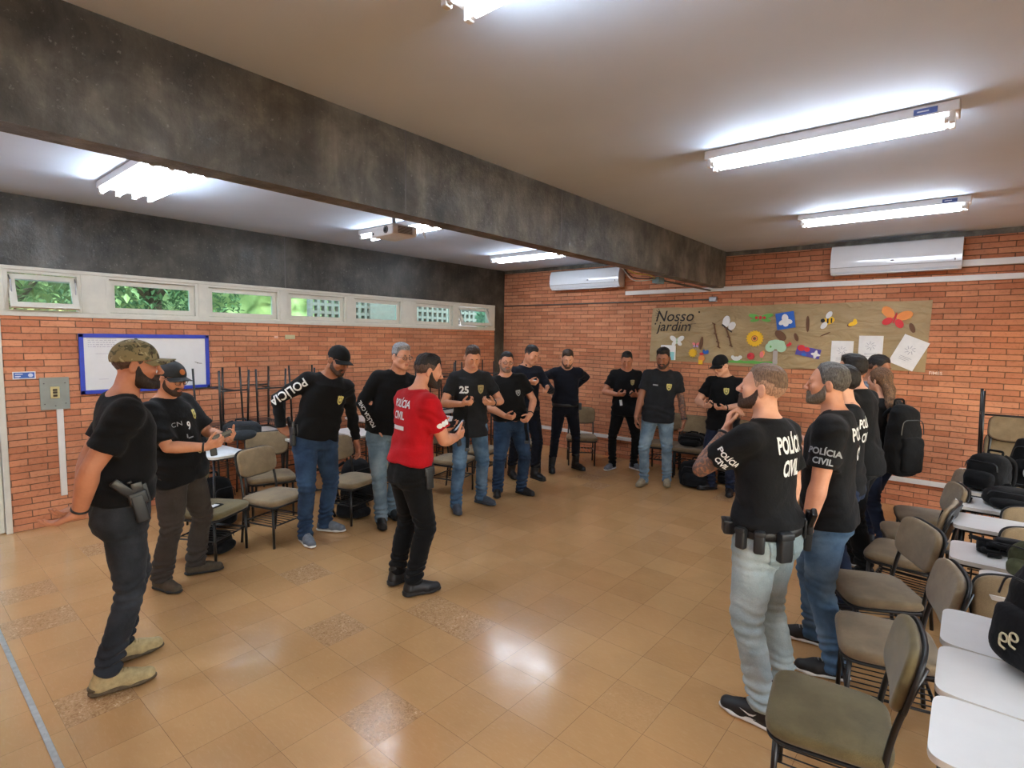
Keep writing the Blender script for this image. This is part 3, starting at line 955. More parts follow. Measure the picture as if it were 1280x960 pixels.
cut('bee_cutout', [(el(0, 0, .065, .045, 14, .3), CY), (rc(-.01, 0, .018, .07), CK), (rc(.03, 0, .016, .06), CK), (el(.0, .07, .03, .05, 12, -.5), CW), (el(-.05, -.06, .03, .05, 12, -.6), CW), (el(-.065, .0, .025, .025), CK)], t, -1.40, 2.19)
cut('small_bee_cutout', [(el(0, 0, .05, .025, 12, .4), CY), (el(.02, .03, .02, .03), CY), (el(-.03, -.02, .03, .02), CBR)], t, -1.14, 2.15)
cut('dragonfly_cutout', [(el(-.08, .02, .08, .028, 12, -.25), CG), (el(.08, .02, .08, .028, 12, .25), CG), (el(-.07, -.03, .06, .024, 12, .2), CG), (el(.07, -.03, .06, .024, 12, -.2), CG), (el(0, 0, .022, .022), CR), (el(.05, 0, .02, .02), CR), (el(-.05, 0, .02, .02), CR)], t, -2.21, 2.235)
cut('white_wing_butterfly', [(el(-.03, .05, .05, .085, 14, -.2), CW), (el(.05, -.01, .045, .06, 14, -.5), CW), ([(-.09, -.0), (-.08, .02), (.06, -.09), (.05, -.1)], CK)], t, -2.63, 2.135)
cut('white_butterfly', bfly(.105, CW, CW, CT), t, -3.37, 1.905)
cut('tree_cutout', [(rc(0, -.09, .055, .18), P_('grey', (172, 164, 162))), (el(-.07, .04, .06, .06), CT), (el(.07, .04, .06, .06), CT), (el(0, .08, .08, .065), CT), (el(-.05, .09, .05, .045), CT), (el(.06, .09, .05, .045), CT), (el(-.06, .05, .012, .015), CG), (el(.05, .09, .012, .015), CG), (el(.0, .06, .012, .02), CK), (el(.08, .03, .012, .012), CG)], t, -2.0, 1.80)
cut('purple_flower_card', [(rc(0, 0, .28, .12), P_('violet', (84, 76, 160))), (el(-.09, .035, .045, .04), CR), (el(-.02, .03, .035, .03), CR), (el(.09, -.01, .02, .055), CW), (el(.09, -.01, .055, .02), CW), (el(-.04, -.04, .03, .02), CB)], t, -1.61, 1.79, -.2)
cut('red_flower_cutout', [(el(0, 0, .05, .05, 7), CR), (el(-.02, .01, .025, .025), P_('dark_red', (170, 30, 46)))], t, -2.31, 1.715)
cut('pink_tulip_cutout', [(el(0, 0, .025, .045), CP), (el(.015, .02, .02, .035), CO), (rc(0, -.05, .008, .06), CG)], t, -2.17, 1.74)
cut('grass_strip', [([(-.36, -.03), (.30, -.03), (.30, .0), (.2, .008), (.1, .0), (0, .012), (-.1, 0), (-.2, .014), (-.3, 0), (-.36, .0)], CG)], t, -2.28, 1.645)
cut('white_rabbit_cutout', [(el(0, 0, .055, .03), CW), (el(.05, .02, .025, .025), CW), (el(-.05, .02, .02, .025), CW)], t, -2.50, 1.675)
cut('pink_leaf_cutout', [(el(0, 0, .03, .025), CP)], t, -2.68, 1.67)
cut('red_leaf_cutout', [(el(0, 0, .035, .018, 10, .5), CR), (el(.01, .015, .012, .02), CR)], t, -1.84, 1.88)
cut('picture_card', [(rc(0, .01, .23, .22), CW), (rc(.06, -.04, .08, .12), P_('aqua', (140, 204, 210))), (el(-.03, -.02, .07, .05), P_('aqua', (140, 204, 210)))], t, -3.50, 1.72)
cut('orange_cutout', [(el(0, 0, .045, .05), CO), (rc(-.01, -.05, .06, .06), CY), (el(.0, .07, .03, .02), CR)], t, -2.99, 1.655)
cut('blue_bird_cutout', [(el(0, 0, .04, .02), CB), (el(.02, .02, .02, .018), CB), (el(-.03, .02, .012, .025), CB)], t, -2.93, 1.745)
cut('pink_butterfly', bfly(.05, CP, P_('lilac', (190, 160, 210)), CK), t, -3.08, 1.85)
for (x, z, a, b, r) in ((-3.00, 1.88, .022, .095, -.12), (-1.95, 2.0, .05, .085, .8), (-1.635, 2.15, .02, .105, .05), (-1.76, 1.98, .022, .055, .35), (-1.43, 2.02, .065, .008, .45), (-.55, 2.10, .025, .06, .35)):
    cut('dry_leaf', [(el(0, 0, a, b, 12, r), CBR)], t, x, z)
for (pts) in ([(-2.83, 2.16), (-2.80, 2.02), (-2.76, 1.90), (-2.745, 1.83)], [(-2.66, 2.10), (-2.61, 1.97), (-2.575, 1.85)]):
    bm = BM(); tube(bm, [at(x, z, .02) for x, z in pts], .010, 6)
    for (x, z) in pts: tube(bm, [at(x - .025, z + .01, .02), at(x + .02, z - .015, .022)], .008, 5)
    obj('dry_twig', bm, CBR, t)
for (x, z, w, h, r, nm) in ((-1.235, 1.79, .235, .30, .0, 0), (-.94, 1.855, .245, .30, .0, 1), (-.565, 1.815, .26, .355, -.42, 2)):
    c_ = cut('white_drawing_sheet', [(rc(0, 0, w, h), CW)], t, x, z, r)
    bm = BM(); Rm = Matrix.Rotation(r, 2)
    for k in range(8):
        q = [Rm @ Vector((.055 * math.cos(2 * PI * k / 8 + .05) , .03 + .055 * math.sin(2 * PI * k / 8 + .05))), Rm @ Vector((.02 * math.cos(2 * PI * k / 8 + .4), .03 + .02 * math.sin(2 * PI * k / 8 + .4)))]
        tube(bm, [at(x + q[0].x, z + q[0].y, .0235), at(x + q[1].x, z + q[1].y, .0235)], .0022, 4)
    for k in range(3):
        q = [Rm @ Vector((-.06, -.06 - k * .018)), Rm @ Vector((.06 - .02 * k, -.06 - k * .018))]
        tube(bm, [at(x + q[0].x, z + q[0].y, .0235), at(x + q[1].x, z + q[1].y, .0235)], .0018, 4)
    obj('pencil_lines', bm, mat('pencil', (150, 152, 170), .7), c_)
for body, x, z, s in (('Nosso', -3.43, 2.265, .225), ('jardim', -3.43, 2.115, .205)):
    tm = text_mesh(body, s, .004, shear=.25)
    bmesh.ops.transform(tm, matrix=Matrix.Translation(at(x, z, .018)) @ Matrix.Rotation(PI / 2, 4, 'X'), verts=tm.verts)
    obj('painted_lettering', tm, CK, t)
bm = BM()
for (x, z, r) in ((-3.05, 2.325, .014), (-3.72, 2.16, .012), (-3.30, 2.06, .010), (-3.56, 2.075, .006)):
    bmesh.ops.create_circle(bm, cap_ends=True, radius=r, segments=10, matrix=Matrix.Translation(at(x, z, .018)) @ Matrix.Rotation(PI / 2, 4, 'X'))
for k in range(5):
    a = 2.2 + k * .35
    tube(bm, [at(-3.62 + .05 * math.cos(a), 2.30 + .05 * math.sin(a), .018), at(-3.62 + .11 * math.cos(a), 2.30 + .11 * math.sin(a), .018)], .003, 4)
tube(bm, [at(-3.21, 2.15, .018), at(-3.09, 2.16, .018)], .003, 4)
obj('painted_dots', bm, CK, t)
tm = text_mesh('FIMES', .05, .006)
bmesh.ops.transform(tm, matrix=Matrix.Translation((-.305, YB - .003, 1.588)) @ Matrix.Rotation(PI / 2, 4, 'X'), verts=tm.verts)
tag(obj('sign_lettering', tm, mat('chalk', (236, 216, 200), .8)), 'small white letters painted on the brick right of the mural', 'lettering')
# ------------------------------------------------------------------ furniture
def mat_uphol(name, a, b):
    t = NT(name); v = t.coord()
    base = t.ramp(t.noise(v, 6, 5, .6), [(.32, C(*a)), (.68, C(*b))])
    weave = t.ramp(t.noise(v, 520, 2, .6), [(.3, (.66, .66, .66, 1)), (.7, (1.12, 1.12, 1.12, 1))])
    t.set(Base_Color=t.mix(1, base, weave, 'MULTIPLY'), Roughness=.92)
    t.b.inputs['Specular IOR Level'].default_value = .2
    t.b.inputs['Sheen Weight'].default_value = .2
    t.bump(t.noise(v, 520, 2), .5, .003)
    return t.m
M_TAUPE = mat_uphol('taupe_upholstery', (120, 101, 76), (150, 129, 98))
M_OLIVE = mat_uphol('olive_upholstery', (95, 83, 53), (122, 107, 71))
M_LAM = mat('white_laminate', (228, 228, 226), .3, var=.02)
M_EDGE = mat('laminate_edge', (216, 212, 204), .5, var=.05)

def make_chair(label, m):
    t = thing('upholstered_chair', label, 'chair', (0, 0, 0), group='upholstered black framed chairs')
    bm = BM(); pad(bm, .465, .435, .055, r=.026, e=5.6, dome=.014, M=Matrix.Translation((0, 0, .405)), taper=.05)
    obj('seat', bm, m, t, smooth=True)
    bm = BM(); pad(bm, .455, .425, .014, r=.006, e=5.6, dome=0, M=Matrix.Translation((0, 0, .372)), taper=.05)
    obj('seat_pan', bm, M_BLKP, t, smooth=True)
    Mb = Matrix.Translation((0, -.245, .715)) @ Matrix.Rotation(math.radians(100), 4, 'X')
    # pad local z -> forward (+y): rotate so that the domed side faces the sitter
    Mb = Matrix.Translation((0, -.235, .715)) @ Matrix.Rotation(math.radians(-78), 4, 'X')
    bm = BM(); pad(bm, .43, .255, .042, r=.02, e=4.2, dome=.010, M=Mb, bend=.022)
    obj('backrest', bm, m, t, smooth=True)
    bm = BM(); pad(bm, .445, .268, .016, r=.007, e=4.2, dome=0, M=Mb @ Matrix.Translation((0, 0, -.026)), bend=.022)
    obj('back_shell', bm, M_BLKP, t, smooth=True)
    r = .0115
    for s in (-1, 1):
        bm = BM(); tube(bm, [(s * .195, .175, 0), (s * .195, .17, .37)], r, 8); obj('leg', bm, M_BLK, t, smooth=True)
        bm = BM(); tube(bm, arc_corner([(s * .195, -.215, 0), (s * .195, -.175, .37), (s * .192, -.20, .55), (s * .185, -.275, .80)], .08), r, 8); obj('leg', bm, M_BLK, t, smooth=True)
        bm = BM(); tube(bm, [(s * .195, .17, .362), (s * .195, -.175, .362)], r, 8); tube(bm, [(s * .195, .172, .20), (s * .195, -.195, .20)], .008, 6)
        obj('side_rail', bm, M_BLK, t, smooth=True)
    bm = BM(); tube(bm, [(-.195, .17, .362), (.195, .17, .362)], r, 8); tube(bm, [(-.195, -.18, .362), (.195, -.18, .362)], r, 8)
    tube(bm, [(-.195, .172, .20), (.195, .172, .20)], .008, 6); tube(bm, [(-.195, -.193, .20), (.195, -.193, .20)], .008, 6)
    obj('cross_rail', bm, M_BLK, t, smooth=True)
    bm = BM()
    for k in range(7):
        x = -.15 + k * .05
        tube(bm, [(x, .172, .205), (x, -.193, .205)], .0035, 5)
    obj('wire_basket', bm, M_BLK, t, smooth=True)
    return t

def make_desk(label):
    t = thing('school_desk', label, 'desk', (0, 0, 0), group='white topped school desks')
    out = [(x * .30 * 1.0, y * .19) for x, y in (sup(2 * PI * j / 48, 9) for j in range(48))]
    bm = BM(); disc_prism(bm, out, .735, .757); o = obj('tabletop', bm, [M_LAM, M_EDGE], t, angle=.6)
    for p in o.data.polygons:
        if abs(p.normal.z) < .5: p.material_index = 1
    r = .0115
    for sx in (-1, 1):
        for sy in (-1, 1):
            bm = BM(); tube(bm, [(sx * .265, sy * .165, 0), (sx * .245, sy * .145, .733)], r, 8); obj('leg', bm, M_BLK, t, smooth=True)
        bm = BM(); tube(bm, [(sx * .259, -.159, .22), (sx * .259, .159, .22)], .009, 6); tube(bm, [(sx * .245, -.145, .722), (sx * .245, .145, .722)], r, 6)
        obj('side_rail', bm, M_BLK, t, smooth=True)
    bm = BM(); tube(bm, [(-.259, 0, .22), (.259, 0, .22)], .009, 6); obj('stretcher', bm, M_BLK, t, smooth=True)
    bm = BM(); tube(bm, [(-.245, -.145, .722), (.245, -.145, .722)], r, 6); tube(bm, [(-.245, .145, .722), (.245, .145, .722)], r, 6); obj('apron_rail', bm, M_BLK, t, smooth=True)
    bm = BM()
    for k in range(8): tube(bm, arc_corner([(-.2 + k * .057, -.14, .72), (-.2 + k * .057, -.12, .62), (-.2 + k * .057, .12, .62), (-.2 + k * .057, .14, .72)], .03), .0028, 4)
    tube(bm, [(-.215, -.12, .62), (.215, -.12, .62)], .0035, 5); tube(bm, [(-.215, .12, .62), (.215, .12, .62)], .0035, 5)
    obj('wire_basket', bm, M_BLK, t, smooth=True)
    return t
fa = lambda fx, fy: math.atan2(-fx, fy)      # heading so that local +Y points along (fx, fy)

chairT = make_chair('', M_TAUPE); chairO = make_chair('', M_OLIVE); desk0 = make_desk('')
used = set()
def chair(x, y, fx, fy, label, z=0.0, olive=False):
    src = chairO if olive else chairT
    g = 'upholstered black framed chairs'
    if id(src) not in used:
        used.add(id(src)); src.location = (x, y, z); src.rotation_euler = (0, 0, fa(fx, fy)); src['label'] = label; return src
    return dup(src, (x, y, z), fa(fx, fy), label, g)
def desk(x, y, rz, label, up=False, z=0.0):
    if 'd' not in used:
        used.add('d'); r = desk0; r.location = (x, y, z); r.rotation_euler = (0, 0, rz); r['label'] = label
    else:
        r = dup(desk0, (x, y, z), rz, label, 'white topped school desks')
    if up:
        r.rotation_euler = (PI, 0, rz); r.location = (x, y, .760 + .757)
    return r
# right row, front to back
chair(-.35, 2.44, -.985, -.15, 'olive grey chair in the foreground at lower right, nearest of the row', olive=True)
chair(-.24, 3.27, -.97, -.22, 'taupe chair second from the front in the right row')
chair(-.37, 3.93, -.85, -.45, 'taupe chair third in the right row, its backrest turned towards the room')
chair(-.28, 4.74, -.98, .1, 'taupe chair fourth in the right row, its back hidden by the turned chair')
chair(-.25, 5.30, -.95, -.25, 'taupe chair fifth in the right row with backrest seen edge on')
chair(-.22, 5.93, -.93, -.2, 'taupe chair at the far end of the right row by the wall')
DR = [(2.055, 'white school desk at the lower right corner, nearest the camera'), (2.445, 'white school desk behind the nearest one, under the black backpack'), (2.835, 'white school desk third from the front on the right'),
      (3.50, 'white desk mostly hidden behind the single chair back on the right'), (3.94, 'white school desk with black straps lying on it'), (4.66, 'white school desk with narrow strip showing past the straps'), (5.22, 'white desk sixth from the front on the right, mostly under bags'), (5.75, 'white school desk in front of the corner pile'), (6.45, 'white school desk under the upturned desk at the right corner')]
for y, lb in DR: desk(.275 if y != 3.50 else .40, y, 0, lb)
desk(.36, 6.45, .03, 'upturned desk with one black leg pointing up in the right corner', up=True)
chair(.30, 3.12, .05, -1, 'taupe chair tucked behind the third right desk, only its backrest seen')
chair(.44, 4.13, .12, -1, 'taupe chair with a small white paper, beyond the desk with straps')
chair(.46, 4.69, .1, -1, 'taupe chair between the right desks, second backrest beyond the straps')
chair(.64, 5.28, .1, -1, 'taupe chair at the right edge of the photo in front of the corner pile')
for k in range(3):
    chair(.32 + .02 * k, 7.12 - .05 * k, -.12, -1, ['lowest taupe chair of the stack in the right corner', 'middle taupe chair of the stack in the right corner', 'top taupe chair of the stack in the right corner'][k], z=.19 * k)
# left side chairs
chair(-4.90, 1.86, .86, .5, 'olive grey chair behind the man with number nine, phone on its seat', olive=True)
chair(-4.87, 2.40, .94, .30, 'taupe chair standing free on the left, between the numbered man and the reaching man')
chair(-4.86, 3.22, .96, .2, 'taupe chair just right of the reaching man, dark bag under its seat')
chair(-5.02, 4.05, .96, .1, 'taupe chair behind the grey haired man')
chair(-4.82, 4.62, .95, .25, 'taupe chair between the red shirted man and the man with number 25')
chair(-5.0, 5.30, .95, .2, 'taupe chair behind the goateed man in jeans')
chair(-4.85, 6.05, .8, -.5, 'taupe chair beside the navy uniformed man by the back corner')
chair(-4.52, 7.06, .6, -.8, 'taupe chair against the back wall right of the navy shirted man')
chair(-3.36, 7.46, .25, -.95, 'taupe chair behind the man in black trousers')
chair(-2.93, 7.42, .15, -1, 'taupe chair with black bag on it, right of the man in grey shirt')
chair(-2.38, 7.44, .15, -1, 'taupe chair behind the man in a black cap at the back')
chair(-5.62, 2.72, .9, -.3, 'taupe chair pushed between the left desks, behind the free chair')
DL = [(-5.62, 2.18, .10, 'white desk on the left with black bag, papers on top'), (-5.62, 3.14, -.05, 'white desk behind the reaching man'), (-5.62, 3.78, .03, 'white desk left of the grey haired man'), (-5.64, 4.6, .02, 'white desk hidden behind the red shirted man'), (-5.66, 5.3, -.03, 'white desk behind the man with number 25'),
      (-6.42, 2.35, .04, 'white wall side desk nearest the whiteboard'), (-6.42, 2.98, -.02, 'second white wall side desk from the whiteboard'), (-6.42, 3.62, .02, 'third white wall side desk from the whiteboard'), (-6.42, 4.5, 0, 'fourth white wall side desk from the whiteboard'), (-6.42, 5.72, .02, 'fifth white wall side desk from the whiteboard'), (-6.42, 6.25, -.02, 'sixth white wall side desk from the whiteboard'), (-6.42, 6.95, .02, 'last white wall side desk by the corner column')]
for x, y, rz, lb in DL: desk(x, y, rz, lb)
for x, y, rz, lb in ((-6.30, 2.52, .12, 'upturned desk with black legs up in front of the whiteboard corner'), (-6.34, 3.00, -.1, 'upturned desk second from the whiteboard'), (-6.3, 3.62, .08, 'upturned desk behind the reaching man'), (-6.42, 5.75, .05, 'upturned desk right of the red shirted man'), (-6.42, 6.27, -.06, 'upturned desk behind the man with number 25'), (-6.42, 6.98, .05, 'upturned desk by the corner column')):
    desk(x, y, rz, lb, up=True)

# ------------------------------------------------------------------ bags and small things
M_BAG = mat_cloth('black_nylon', (15, 15, 17), .25, .5); M_BAGG = mat_cloth('charcoal_nylon', (48, 52, 56), .2, .5); M_OLB = mat_cloth('olive_canvas', (70, 72, 48), .2, .5)
M_BUC = mat('buckle_plastic', (30, 30, 32), .4)
def backpack(name, label, loc, rz, m, w=.32, d=.20, h=.46, emblem=None, group=None, seed=0.0, tilt=None):
    t = thing(name, label, 'bag', loc, rz, group)
    if tilt: t.rotation_euler = (tilt[0], tilt[1], rz)
    pr = [(loft((0, 0, 0), (0, 0, h), V3(1, 0, 0), [(.02, w * .46, d * .48, d * .45, 0), (.3, w * .5, d * .52, d * .46, 0), (.7, w * .48, d * .46, d * .44, 0), (.9, w * .40, d * .36, d * .40, 0), (1.0, w * .26, d * .22, d * .30, -.01)], 2.8, .05), .01, 'u')]
    implicit('main_compartment', pr, .011, m, t, .006, 22, seed)
    pr = [(loft((0, d * .42, h * .08), (0, d * .44, h * .58), V3(1, 0, 0), [(0, w * .36, d * .28, d * .2, 0), (.6, w * .37, d * .30, d * .2, 0), (1, w * .33, d * .16, d * .2, 0)], 3, .03), .01, 'u')]
    implicit('front_pocket', pr, .011, m, t, .004, 26, seed + 1)
    for s in (-1, 1):
        bm = BM(); n = 10
        pts = arc_corner([(s * w * .2, -d * .40, h * .93), (s * w * .3, -d * .75, h * .80), (s * w * .34, -d * .72, h * .45), (s * w * .42, -d * .42, h * .10)], .12)
        tube(bm, pts, .016, 6); bmesh.ops.scale(bm, vec=(1, 1, 1), verts=bm.verts)
        obj('shoulder_strap', bm, m, t, smooth=True)
    bm = BM(); tube(bm, arc_corner([(-.05, -d * .3, h * .96), (-.05, -d * .32, h * 1.06), (.05, -d * .32, h * 1.06), (.05, -d * .3, h * .96)], .03), .009, 6); obj('grab_handle', bm, m, t, smooth=True)
    bm = BM(); tube(bm, arc_corner([(-w * .40, d * .44, h * .60), (-w * .36, d * .42, h * .80), (w * .36, d * .42, h * .80), (w * .40, d * .44, h * .60)], .08), .004, 5); obj('zip', bm, M_BUC, t)
    if emblem: emblem(t, w, d, h)
    return t
def emb_glyphs(t, w, d, h):
    # two beige outlined loops with tails, a silver patch beside them
    bm = BM()
    for k, dx in enumerate((.022, .058)):
        pts = [(dx + .014 * math.cos(a), d * .745, h * .38 + .014 * math.sin(a) - .02 * k) for a in [2 * PI * i / 14 for i in range(14)]]
        tube(bm, pts, .004, 6, closed=True)
        tube(bm, arc_corner([(dx + .014, d * .745, h * .38 - .02 * k), (dx + .015, d * .745, h * .38 - .034 - .02 * k), (dx - .008, d * .745, h * .38 - .038 - .02 * k)], .012), .004, 6)
    e = obj('emblem', bm, mat('beige_patch', (206, 196, 160), .6), t, smooth=True); e['label'] = 'beige looped emblem'
def emb_ring(t, w, d, h):
    bm = BM(); tube(bm, [(.028 * math.cos(a), d * .78, h * .36 + .040 * math.sin(a)) for a in [2 * PI * i / 16 for i in range(16)]], .008, 6, closed=True)
    e = obj('emblem', bm, mat('silver_print', (226, 226, 228), .5), t, smooth=True); e['label'] = 'white oval ring emblem'
backpack('backpack', 'black backpack with beige looped emblem on the right desk at the photo edge', (.34, 2.62, .757), fa(-.75, -.66), M_BAG, .44, .27, .40, emb_glyphs, seed=.4)
backpack('duffel_bag', 'black bag standing behind the emblem backpack on the right', (.42, 2.96, .757), fa(-.6, -.8), M_BAG, .36, .24, .36, seed=1.4)
backpack('backpack', 'olive bag between the right desk with straps and the clear cup', (.33, 3.66, .757), fa(-.6, -.8), M_OLB, .26, .18, .20, seed=2.2)
backpack('backpack', 'black backpack with white oval emblem in front of the chair stack', (.47, 6.0, .757), fa(-.4, -.9), M_BAG, .36, .22, .44, emb_ring, seed=3.1)
backpack('duffel_bag', 'black bag below the upturned desk leg at right', (.16, 5.72, .757), fa(-.5, -.85), M_BAG, .28, .22, .30, seed=4.1)
backpack('duffel_bag', 'low black bag lying on the sixth right desk', (.34, 5.22, .757), fa(-.2, -1), M_BAG, .44, .22, .15, seed=5.1)
backpack('backpack', 'charcoal bag lying on the left desk behind the man with number nine', (-6.05, 2.62, .757), fa(.9, -.3), M_BAGG, .40, .24, .20, seed=6.1)
backpack('backpack', 'black bag on the left desk in front of the upturned legs', (-5.86, 2.12, .757), fa(.9, -.3), M_BAG, .30, .20, .22, seed=6.6)
backpack('backpack', 'black bag under the seat of the olive grey chair on the left', (-4.98, 1.90, .0), fa(.9, .4), M_BAG, .30, .22, .18, seed=7.1)
backpack('backpack', 'black bag under the chair right of the reaching man', (-4.92, 3.25, .0), fa(.9, .2), M_BAG, .32, .26, .18, seed=8.1)
backpack('backpack', 'black bag leaning on desk between reaching man and grey haired man', (-5.25, 3.52, .0), fa(.9, .2), M_BAG, .36, .26, .52, seed=8.6)
backpack('backpack', 'black bag lying on the chair seat at the back, right of the grey shirted man', (-2.93, 7.44, .447), fa(.1, -1), M_BAG, .38, .26, .17, seed=9.1)
backpack('duffel_bag', 'large black bag on the floor between the grey shirted man and the capped man', (-2.68, 6.98, 0), fa(.3, -1), M_BAG, .42, .26, .34, seed=9.6)
backpack('backpack', 'black bag on the floor behind the capped man at the back', (-2.40, 7.46, 0), fa(0, -1), M_BAG, .30, .24, .19, seed=10.1)
backpack('backpack', 'black bag under the desks behind the olive grey chair', (-5.62, 2.19, 0), fa(.9, .2), M_BAG, .26, .26, .5, seed=11.1)
# black straps (belt rig) on the right desk
t = thing('strap_rig', 'tangle of black straps lying on the right desk', 'straps', (.22, 4.0, .757))
rnd = random.Random(4)
for k in range(5):
    bm = BM(); pts = [(rnd.uniform(-.17, .2), rnd.uniform(-.13, .13), .015 + .012 * k) for _ in range(5)]
    tube(bm, arc_corner(pts, .08), .013, 6); obj('strap', bm, M_BAG, t, smooth=True)
implicit('pouch', [(rbox((.05, .06, .04), (.11, .05, .04), .025), .01, 'u'), (rbox((-.08, .02, .03), (.05, .05, .03), .02), .01, 'u')], .008, M_BAG, t, .003, 30)
# clear plastic cup
t = thing('plastic_cup', 'crumpled clear plastic bag beside the olive bag at the right edge', 'plastic bag', (.33, 3.93, .757))
mg = NT('clear_plastic'); mg.set(Base_Color=C(225, 230, 235), Roughness=.2, Alpha=.55); mg = mg.m
implicit('plastic_film', [(ell((0, 0, .07), (.07, .06, .075)), .01, 'u')], .009, mg, t, .010, 38, 2.0)
t.name = 'plastic_bag'
# papers
def paper(label, x, y, z, rz, w=.21, h=.297):
    bm = BM(); box(bm, (w, h, .003), (0, 0, .0018)); o = obj('paper_sheet', bm, P_('white', (232, 234, 236)), None, loc=(x, y, z), rot=(0, 0, rz))
    return tag(o, label, 'paper')
paper('white paper sheet on the left desk beside the black bag', -5.46, 2.16, .757, .4)
paper('small white paper on the chair with its back to the right edge', .40, 4.10, .449, .3, .12, .16)
def phone(name, label, loc, R, screen=True, w=.074, h=.155, m=None):
    t = thing(name, label, 'phone', loc); t.rotation_mode = 'QUATERNION'; t.rotation_quaternion = R.to_quaternion()
    bm = BM(); box(bm, (w, h, .009), (0, 0, 0), bevel=.004, seg=2); b = obj('case', bm, m or M_BLKP, t, angle=.6)
    if screen:
        bm = BM(); box(bm, (w - .008, h - .012, .0012), (0, 0, .0046)); obj('screen', bm, mat('dark_screen', (14, 15, 18), .08, var=0), t)
    bm = BM(); box(bm, (.02, .02, .002), (-w / 2 + .016, h / 2 - .018, -.0052), bevel=.0008); obj('camera_bump', bm, M_BLK, t)
    return t
tr = phone('mobile_phone', 'dark phone with white card lying on the olive grey chair seat', (-4.82, 1.84, .449), Matrix.Rotation(.5, 3, 'Z'))
bm = BM(); box(bm, (.05, .085, .001), (0, 0, .006)); obj('white_card', bm, P_('white', (232, 234, 236)), tr)
# ------------------------------------------------------------------ people: one implicit body per person, clothes as children
def mat_skin(name, col, blush=(.10, .02, .0)):
    if name in MATS: return MATS[name]
    t = NT(name); v = t.coord(); c = C(*col)
    d = (c[0] * .86, c[1] * .80, c[2] * .78, 1); l = (min(1, c[0] * 1.08), c[1] * 1.08, c[2] * 1.08, 1)
    col_ = t.ramp(t.noise(v, 11, 5, .6), [(.3, d), (.7, l)])
    t.set(Base_Color=col_, Roughness=.5)
    t.b.inputs['Specular IOR Level'].default_value = .4
    t.bump(t.noise(v, 160, 3), .12, .003)
    MATS[name] = t.m
    return t.m
def mat_tattoo(name, col):
    if name in MATS: return MATS[name]
    t = NT(name); v = t.coord(); c = C(*col)
    ink = t.ramp(t.noise(v, 26, 5, .7, 2.0), [(.44, 0.0), (.52, .8)])
    col_ = t.mix(ink, c, C(70, 66, 66))
    t.set(Base_Color=col_, Roughness=.5); t.b.inputs['Specular IOR Level'].default_value = .35
    MATS[name] = t.m
    return t.m
def mat_hair(name, col, light=None):
    if name in MATS: return MATS[name]
    t = NT(name); v = t.coord((1, 1, .25)); c = C(*col)
    l = C(*(light or tuple(min(255, int(x * 1.5 + 8)) for x in col)))
    t.set(Base_Color=t.ramp(t.noise(v, 190, 3, .6), [(.35, c), (.7, l)]), Roughness=.55)
    t.b.inputs['Specular IOR Level'].default_value = .3
    t.bump(t.noise(v, 230, 3, .7), .8, .004)
    MATS[name] = t.m
    return t.m
def mat_camo():
    t = NT('camouflage_cloth'); v = t.coord()
    a = t.ramp(t.noise(v, 26, 3, .5, .5), [(.42, C(84, 82, 58)), (.46, C(132, 120, 86))])
    b = t.ramp(t.noise(t.coord((1, 1, 1), (3, 1, 2)), 34, 3, .5, .5), [(.58, 0.0), (.61, 1.0)])
    a = t.mix(b, a, C(58, 50, 36))
    b2 = t.ramp(t.noise(t.coord((1, 1, 1), (7, 5, 2)), 30, 2, .5, .5), [(.63, 0.0), (.65, 1.0)])
    a = t.mix(b2, a, C(164, 154, 118))
    t.set(Base_Color=a, Roughness=.9)
    return t.m
M_CAMO = mat_camo()
M_EYEW = mat('eye_white', (186, 174, 164), .35, var=0); M_IRIS = mat('eye_iris', (38, 26, 18), .15, var=0)

def R3(yaw=0, pitch=0, roll=0):
    """head turn: yaw to the left positive, pitch up positive, roll"""
    return np.array((Matrix.Rotation(math.radians(yaw), 3, 'Z') @ Matrix.Rotation(math.radians(pitch), 3, 'X') @ Matrix.Rotation(math.radians(roll), 3, 'Y')))

def ik(a, b, l1, l2, pole):
    a, b = np.asarray(a, float), np.asarray(b, float)
    d = b - a; D = np.linalg.norm(d); D2 = min(D, (l1 + l2) * .999); u = d / max(D, 1e-6)
    b = a + u * D2
    x = (l1 * l1 - l2 * l2 + D2 * D2) / (2 * D2)
    h = math.sqrt(max(1e-6, l1 * l1 - x * x))
    p = np.asarray(pole, float); p = p - u * (p @ u); p = nrm(p)
    return a + u * x + p * h, b

